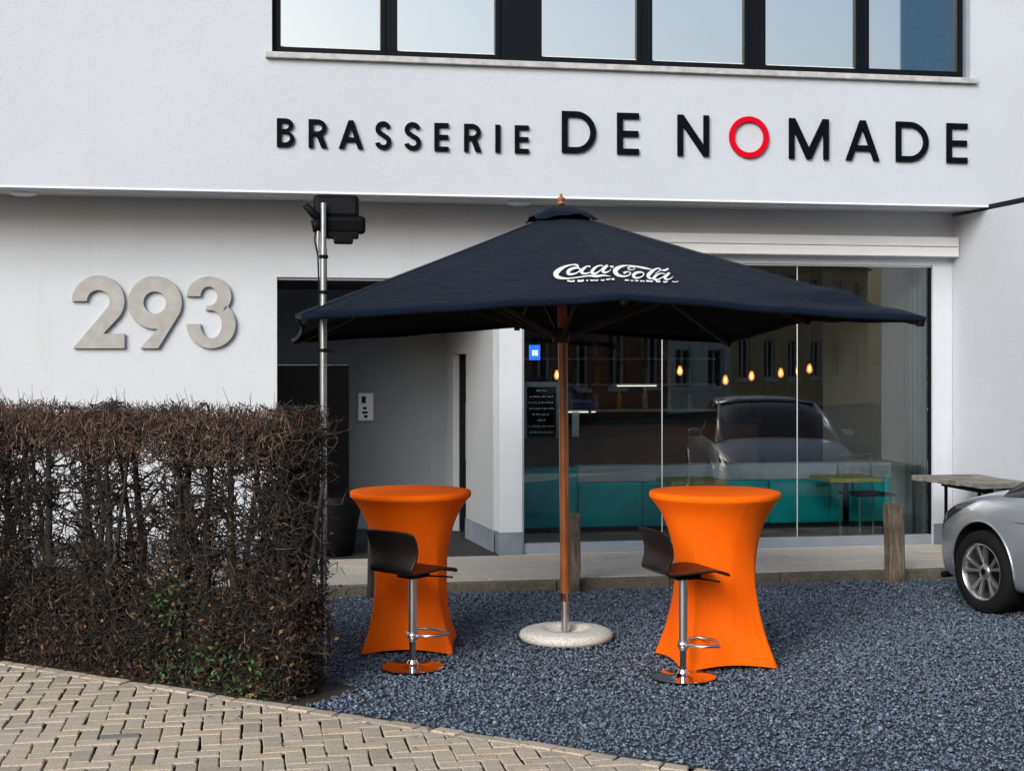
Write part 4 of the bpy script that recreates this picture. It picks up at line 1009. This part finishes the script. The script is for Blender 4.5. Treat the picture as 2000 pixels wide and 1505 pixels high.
    for sg in (-1, 1):
        hl = patch([(.13, .855), (.42, .80), (.66, .72), (.765, .64), (.785, .50), (.74, .515), (.60, .615), (.40, .72)], 'headlight', M['headlamp'], .004, sg)
        patch([(.62, .70), (.66, .70), (.73, .61), (.68, .61)], 'reflector', M['chrome'], .008, sg, 6, 4, hl)
        patch([(-.33, .742), (-.62, .752), (-.62, .738)], 'fender_trim', M['frame'], .003, sg, 8, 2)
        patch([(-.68, .23), (-.672, .23), (-.672, .90), (-.68, .90)], 'door_gap', M['rubber'], .0015, sg, 2, 14)
        patch([(-1.72, .23), (-1.712, .23), (-1.712, .92), (-1.72, .92)], 'door_gap', M['rubber'], .0015, sg, 2, 14)
        patch([(-1.45, .80), (-1.62, .80), (-1.62, .83), (-1.45, .83)], 'door_handle', paint, .02, sg, 4, 3)
        MB().box(-.92, -.78, sg * .90 - .0, sg * .90 + sg * .16, .97, 1.07).build('mirror', paint, t, bevel=.03, seg=3)
    # greenhouse
    G_ = [(-.16, .80, .915, .70, .97), (-.40, .80, .92, .69, 1.10), (-.72, .80, .93, .645, 1.27), (-1.02, .80, .94, .60, 1.39), (-1.45, .80, .955, .585, 1.435), (-2.0, .80, .965, .58, 1.45), (-2.5, .79, .975, .565, 1.41), (-2.85, .77, .98, .55, 1.30), (-3.15, .74, .985, .55, 1.13), (-3.36, .70, .975, .60, .99)]
    V = []; F = []; n = 9
    for x, wb, zb, wt, zt in G_:
        half = [(wb, zb), (wb - (wb - wt) * .45, zb + (zt - zb) * .52), (wt + .012, zt - .04), (wt * .6, zt - .004), (0, zt + .006)]
        V += [(x, y, z) for y, z in half] + [(x, -y, z) for y, z in half[-2::-1]]
    for i in range(len(G_) - 1):
        for j in range(n - 1): F.append((i * n + j, i * n + j + 1, (i + 1) * n + j + 1, (i + 1) * n + j))
    gh = MB().add(V, F).build('windows', M['carglass'], t, True)
    def gpt(x, j):
        for i in range(len(G_) - 1):
            if G_[i][0] >= x >= G_[i + 1][0]:
                u = (G_[i][0] - x) / (G_[i][0] - G_[i + 1][0]); return Vector(V[i * n + j]).lerp(Vector(V[(i + 1) * n + j]), u)
        return Vector(V[j])
    RV = []; RF = []; xs = [-1.13, -1.3, -1.6, -2.0, -2.4, -2.62]
    for x in xs:
        for j in range(2, 7): p = gpt(x, j); RV.append(p + Vector((0, (.012 if p.y > 0.1 else -.012 if p.y < -.1 else 0), .010)))
    for i in range(len(xs) - 1):
        for j in range(4): RF.append((i * 5 + j, i * 5 + j + 1, i * 5 + 5 + j + 1, i * 5 + 5 + j))
    o = MB().add(RV, RF).build('roof', paint, t, True); o.modifiers.new('t', 'SOLIDIFY').thickness = .02
    for sg, jb, jt in ((1, 0, 2), (-1, 8, 6)):
        MB().tube([gpt(-.17, jt) + Vector((0, .012 * sg, .0)), gpt(-.60, jt) + Vector((0, .014 * sg, .005)), gpt(-1.14, jt) + Vector((0, .012 * sg, .005))], .032, 8).build('front_pillar', paint, t, True)
        MB().tube([gpt(-1.13, jt) + Vector((0, .01 * sg, 0)), gpt(-1.6, jt) + Vector((0, .01 * sg, 0)), gpt(-2.2, jt) + Vector((0, .01 * sg, 0)), gpt(-2.62, jt) + Vector((0, .01 * sg, 0)), gpt(-3.1, jt) + Vector((0, .008 * sg, 0)), gpt(-3.34, jt) + Vector((0, .008 * sg, 0))], .03, 8).build('roof_rail', paint, t, True)
        MB().bar(gpt(-1.70, jb), gpt(-1.75, jt), .07, .02).build('middle_pillar', M['frame'], t)
    # grille and plate on the nose
    MB().tube([(.79, -.42, .50), (.80, -.2, .50), (.805, 0, .50), (.80, .2, .50), (.79, .42, .50)], .035, 8).build('grille', M['black'], t, True)
    MB().tube([(.77, -.48, .32), (.785, -.2, .32), (.79, 0, .32), (.785, .2, .32), (.77, .48, .32)], .045, 8).build('lower_grille', M['black'], t, True)
    MB().box(.838, .846, -.26, .26, .41, .52).build('number_plate', M['paper'], t)
    # lower lip
    MB().tube([(.66, .70, .20), (.735, .50, .19), (.76, 0, .19), (.735, -.50, .19), (.66, -.70, .20)], .025, 8).build('bumper_lip', M['black'], t, True)
    # wheels
    def wheel(parent, wx, sg):
        wh = empty('wheel', (wx, sg * .775, .32), 0, parent); 
        if sg < 0: wh.rotation_euler = (0, 0, math.pi)
        rot = Matrix.Rotation(R(-90), 4, 'X')          # lathe axis -> +Y (outwards)
        ty = MB().lathe([(.212, -.10), (.25, -.112), (.30, -.105), (.318, -.08), (.322, 0), (.318, .08), (.30, .103), (.25, .110), (.218, .098), (.212, .085)], 56, caps=False).build('tyre', M['rubber'], wh, True); ty.matrix_local = rot
        rm = MB().lathe([(.212, -.09), (.198, -.06), (.198, .05), (.206, .085), (.219, .092), (.221, .098), (.214, .1005), (.205, .092), (.197, .05), (.192, -.05)], 56, caps=False)
        rmo = link_mesh('rim', rm.mesh('rim'), [M['alloy']], wh, True); rmo.matrix_local = rot; smooth_by_angle(rmo, R(40))
        dk = MB().lathe([(.195, -.06), (.19, -.05)], 40).build('brake_disc', M['rubber'], wh); dk.matrix_local = rot
        for k in range(5):
            for dq in (-13, 13):
                q = R(72 * k + dq + 10); qi = R(72 * k + dq * .55 + 10)
                a_ = Vector((.05 * math.cos(qi), .062, .05 * math.sin(qi))); b_ = Vector((.207 * math.cos(q), .083, .207 * math.sin(q)))
                d = (b_ - a_).normalized(); sd_ = d.cross(Vector((0, 1, 0))).normalized()
                Vv = []
                for p, hw in ((a_, .011), (b_, .020)):
                    Vv += [p + sd_ * hw + Vector((0, -.03, 0)), p - sd_ * hw + Vector((0, -.03, 0)), p - sd_ * hw * .8, p + sd_ * hw * .8]
                MB().add(Vv, [(0, 1, 2, 3), (7, 6, 5, 4), (0, 4, 5, 1), (1, 5, 6, 2), (2, 6, 7, 3), (3, 7, 4, 0)]).build('spoke', M['alloy'], wh, bevel=.003)
        hb = MB().lathe([(.062, .03), (.06, .066), (.045, .074), (.03, .075)], 24).build('hub_cap', M['alloy'], wh, True); hb.matrix_local = rot
        MB().lathe([(.026, .0751), (.024, .078)], 18).build('cap_centre', M['black'], wh).matrix_local = rot
        return wh
    for wx in (0, -2.65):
        for sg in (1, -1): wheel(t, wx, sg)
    return t
# left front wheel at (3.05,-3.2); nose towards the building
WHX, WHY = 3.087, -3.253; hx, hy = -.203, .979; ca = math.atan2(hy, hx)
cx_, cy_ = WHX + .775 * hy, WHY - .775 * hx
car((cx_, cy_, 0), ca, 'silver blue hatchback parked nose towards the white wing wall', M['carpaint'])

# ------------------------------------------------------------------ inside the restaurant
bq = tagit(empty('banquette', (2.3, 1.20, .1)), 'long teal upholstered bench back behind the shop glass', 'bench')
for k in range(6):
    x = -2.2 + k * .70; MB().box(x + .003, x + .697, -.10, .12, .10, (.57 if k else .73)).build('back_panel', M['teal'], bq, bevel=.02)
MB().box(-1.5, 2.0, -.105, .125, .573, .745).build('top_rail', M['tealtop'], bq, bevel=.01); MB().box(-2.2, 2.0, -.08, .1, 0, .099).build('foot', M['dark'], bq)
for lab, x in (('yellow topped table inside the glass behind the right orange table', 1.87), ('yellow topped table inside the glass near the right end', 3.56)):
    tt = tagit(empty('cafe_table', (x, .60, .1)), lab, 'table', 'yellow topped tables inside')
    MB().box(-.29, .29, -.28, .28, .60, .64).build('top', M['yellow'], tt, bevel=.006); MB().tube([(0, 0, .02), (0, 0, .599)], .03, 12).build('column', M['black'], tt); MB().lathe([(.2, 0), (.2, .012), (.04, .02)], 28).build('base', M['black'], tt)
chm = plain('pale_teal_metal', (.20, .42, .42), .4)
ch = tagit(empty('metal_chair', (3.75, .50, .1), R(8)), 'pale teal metal framed chair inside the glass behind the lone bollard', 'chair')
for x in (-.2, .2):
    for y in (-.18, .2): MB().tube([(x, y, 0), (x, y, .45)], .010, 8).build('leg', chm, ch)
MB().box(-.21, .21, -.2, .22, .451, .475).build('seat', M['dark'], ch); MB().tube([(-.2, .21, .476), (-.2, .26, .85), (.2, .26, .85), (.2, .21, .476)], .010, 8).build('back_frame', chm, ch)
# back bar with shelves and bottles
bar = tagit(empty('back_bar', (1.9, 5.2, .1)), 'dark wooden back bar with shelves deep inside', 'bar')
MB().box(-1.8, 1.9, -1.3, -.8, 0, 1.05).build('counter', M['brown'], bar); MB().box(-1.85, 1.95, -1.35, -.75, 1.051, 1.10).build('counter_top', M['dark'], bar)
for z in (1.15, 1.5, 1.85): MB().box(-1.7, 1.8, .08, .36, z, z + .03).build('shelf', M['greywall'], bar)
for z, a_, b_ in ((1.495, -1.1, -.55), (1.495, .4, .95), (1.145, -.4, .1)): MB().box(a_, b_, .07, .079, z - .0, z + .009).build('strip_light', M['strip'], bar)
for x in (-1.72, 0.0, 1.805): MB().box(x, x + .04, .06, .38, .5, 2.2).build('upright', M['brown'], bar)
ORD = ('first', 'second', 'third', 'fourth', 'fifth', 'sixth', 'seventh', 'eighth', 'ninth', 'tenth')
pals = ['clear', 'amber', 'green']
for row, z in enumerate((1.28, 1.63, 1.98)):
    for k in range(10):
        x = .33 + k * .34 + rnd.uniform(-.05, .05); mt = M['bottle'] if rnd.random() < .5 else M['amber']
        sc = rnd.uniform(1.0, 1.2)
        o = MB().lathe([(.036 * sc, 0), (.038 * sc, .01), (.038 * sc, .17 * sc), (.014, .22 * sc), (.013, .29 * sc)], 12).build('bottle', mt, None, True); o.location = (x, 5.42, z + .005)
        tagit(o, '%s bottle from the left on the %s shelf of the back bar' % (ORD[k], ('lowest', 'middle', 'highest')[row]), 'bottle', ('bottles on the lowest shelf', 'bottles on the middle shelf', 'bottles on the highest shelf')[row])
for (x, y, z, lab) in ((.726, 1.8, 1.796, 'leftmost glowing pendant bulb, just left of the parasol pole'), (2.121, 1.8, 1.839, 'glowing pendant bulb right of the first glass joint'), (2.65, 1.8, 1.735, 'lowest glowing pendant bulb, third from left'), (2.956, 1.8, 1.78, 'glowing pendant bulb fourth from left'), (3.301, 1.8, 1.814, 'glowing pendant bulb just left of the second glass joint'), (3.642, 1.8, 1.86, 'rightmost glowing pendant bulb behind the shop glass')):
    p = tagit(empty('pendant_lamp', (x, y, z)), lab, 'lamp', 'pendant bulbs behind the glass')
    bb = MB().lathe([(.006, -.058), (.022, -.049), (.031, -.03), (.033, -.01), (.024, .025), (.014, .05)], 16).build('bulb', M['bulbglass'], p, True)
    MB().lathe([(.004, -.034), (.012, -.026), (.013, .005), (.004, .026)], 10).build('filament', M['bulb'], bb, True)
    pl = bpy.data.lights.new('pendant_light', 'POINT'); pl.energy = 2.2; pl.color = (1, .55, .25); pl.shadow_soft_size = .008; po = bpy.data.objects.new('pendant_light', pl); COL.objects.link(po); po.parent = p; po.location = (0, 0, -.005)
    MB().lathe([(.018, .051), (.020, .06), (.020, .11), (.008, .125)], 12).build('socket', M['black'], p, True); MB().tube([(0, 0, .126), (0, 0, 3.045 - z)], .005, 6).build('cord', M['black'], p)
mn = tagit(empty('menu_board', (.237, .25, 1.467)), 'black menu board with lines of white writing in the shop window', 'menu board')
MB().box(-.145, .145, .0, .012, -.265, .225).build('board', M['black'], mn)
for q in ((-.175, -.146, -.275, .275), (.146, .165, -.275, .275), (-.145, .145, .226, .275)): MB().box(q[0], q[1], -.004, .014, q[2], q[3]).build('frame', M['greyalu'], mn)
mb = MB(); z = .19
for r_, wd in enumerate((.10, 0, .24, 0, .26, 0, .25, 0, .18, 0, .08, 0, .27, 0, .24)):
    if wd:
        x = -wd / 2
        while x < wd / 2:
            w_ = rnd.uniform(.008, .028); mb.box(x, min(x + w_, wd / 2), -.0022, -.0008, z - .009, z + rnd.uniform(.001, .007)); x += w_ + rnd.uniform(.005, .016)
    z -= .029
mb.build('chalk_lines', M['chalk'], mn)
bl = tagit(empty('lit_sign', (.23, .55, 2.03)), 'small blue lit sign hanging inside the left of the glass', 'sign')
MB().box(-.05, .055, 0, .05, -.075, .075).build('panel', M['blueled'], bl, bevel=.006)
for q in ((-.028, -.004, -.03, .0), (.004, .03, -.03, .0), (-.028, .03, .008, .022)): MB().box(q[0], q[1], -.003, -.001, q[2], q[3]).build('mark', M['whiteled'], bl)
wp = tagit(MB().box(-.035, .035, 0, .004, -.12, .12).build('paper_sheet', M['paper']), 'white paper sheet on the glass right of the parasol pole', 'paper'); wp.location = (.54, .075, 1.33)
cu_ = MB(); V = []; F = []
for i in range(41):
    x = 4.292 - .012 - .007 * (1 + math.sin(i * .8)) ; y = .14 + .55 * i / 40
    V += [(x, y, .12), (x, y, 2.9)]
for i in range(40): F.append((2 * i, 2 * i + 2, 2 * i + 3, 2 * i + 1))
c = tagit(cu_.add(V, F).build('curtain', M['curtain'], None, True), 'pale folded curtain at the right end of the shop window', 'curtain'); c.modifiers.new('t', 'SOLIDIFY').thickness = .004

# ------------------------------------------------------------------ across the street (seen as reflections in the glazing)
HQ = E0 + EN * 14.5; hang = math.atan2(ED.y, ED.x)
def house(s, wdt, hgt, mat, wins, roof_h, label, nm='town_house', flat=False):
    p = HQ + ED * s; h = tagit(empty(nm, (p.x, p.y, -.05), hang), label, 'house')
    xs = sorted({0, wdt} | {v for q in wins for v in q[:2]}); zs = sorted({0, hgt} | {v for q in wins for v in q[2:4]})
    oc = {(i, j) for i in range(len(xs) - 1) for j in range(len(zs) - 1) for q in wins if q[0] <= xs[i] and xs[i + 1] <= q[1] and q[2] <= zs[j] and zs[j + 1] <= q[3]}
    o = link_mesh('wall', wall_grid(xs, zs, oc, 0, .3), mat, h); o.matrix_local = Matrix.Rotation(math.pi, 4, 'Z') @ Matrix.Translation((-wdt, 0, 0)) @ Matrix.Diagonal((1, 1, 1, 1))
    mir = lambda x: wdt - (wdt - x)
    for q in wins:
        a_, b_ = wdt - q[1], wdt - q[0]
        wn = MB().box(a_ + .02, b_ - .02, -.20, -.17, q[2] + .02, q[3] - .02).build('window', M['carglass'], h)
        mb = MB()
        for r_ in ((a_, a_ + .07, q[2], q[3]), (b_ - .07, b_, q[2], q[3]), (a_ + .071, b_ - .071, q[3] - .07, q[3]), (a_ + .071, b_ - .071, q[2], q[2] + .07), ((a_ + b_) / 2 - .03, (a_ + b_) / 2 + .03, q[2] + .071, q[3] - .071)): mb.box(r_[0], r_[1], -.165, -.1, r_[2], r_[3])
        mb.build('frame', M['housewhite'], wn); MB().box(a_ - .08, b_ + .08, -.1, .06, q[2] - .12, q[2] - .002).build('sill', M['housewhite'], wn)
    box('rear', 0, wdt, -8, -.302, 0, hgt, mat, h)
    if flat: box('roof', -.1, wdt + .1, -8.1, .15, hgt + .002, hgt + .25, M['roof'], h)
    else: MB().add([(-.1, .3, hgt + .002), (wdt + .1, .3, hgt + .002), (wdt + .1, -4, hgt + roof_h), (-.1, -4, hgt + roof_h), (-.1, -8.3, hgt + .002), (wdt + .1, -8.3, hgt + .002)], [(0, 1, 2, 3), (3, 2, 5, 4), (0, 3, 4), (1, 5, 2), (0, 4, 5, 1)]).build('roof', M['roof'], h)
    return h
def grid_w(wdt, cols, rows, ww, wh, z0, dz): return [(wdt * (i + .5) / cols - ww / 2, wdt * (i + .5) / cols + ww / 2, z0 + r_ * dz, z0 + r_ * dz + wh) for i in range(cols) for r_ in range(rows)]
house(6, 9, 6.4, M['brick'], grid_w(9, 4, 2, 1.1, 1.7, .9, 2.9), 2.4, 'brown brick house at the left of the facing row, reflected in the glass')
house(15.02, 8, 6.0, M['brick'], grid_w(8, 3, 2, 1.2, 1.6, .95, 2.8), 2.6, 'brown brick house with three window bays in the facing row')
house(23.04, 8.5, 6.2, M['brick'], grid_w(8.5, 4, 2, 1.0, 1.9, 1.0, 2.9), 2.2, 'dark brick house beside the pale shop in the facing row')
house(31.56, 4.5, 5.6, M['housewhite'], grid_w(4.5, 2, 2, 1.2, 1.5, .9, 2.6), 1.6, 'narrow pale house in the facing row')
house(36.08, 12, 6.0, M['tanbrick'], grid_w(12, 6, 2, .9, 1.6, 1.2, 2.7), 2.0, 'tan brick house with six narrow windows in the facing row')
house(68.0, 9, 24, M['bluecladding'], grid_w(9, 3, 2, 1.4, 1.6, 1.5, 3.6), 0, 'tall blue clad block at the end of the facing row', 'tall_block', True)

cq = HQ - EN * 3.2 + ED * 21.2
M['darkpaint'] = plain('dark_blue_car_paint', (.05, .09, .20), .3, .6, .03, 2, 0, 60, 1.0)
car((cq.x, cq.y, -.05), math.atan2(-EN.y, -EN.x) + R(12), 'dark blue hatchback parked before the facing houses, reflected in the glass', M['darkpaint'])
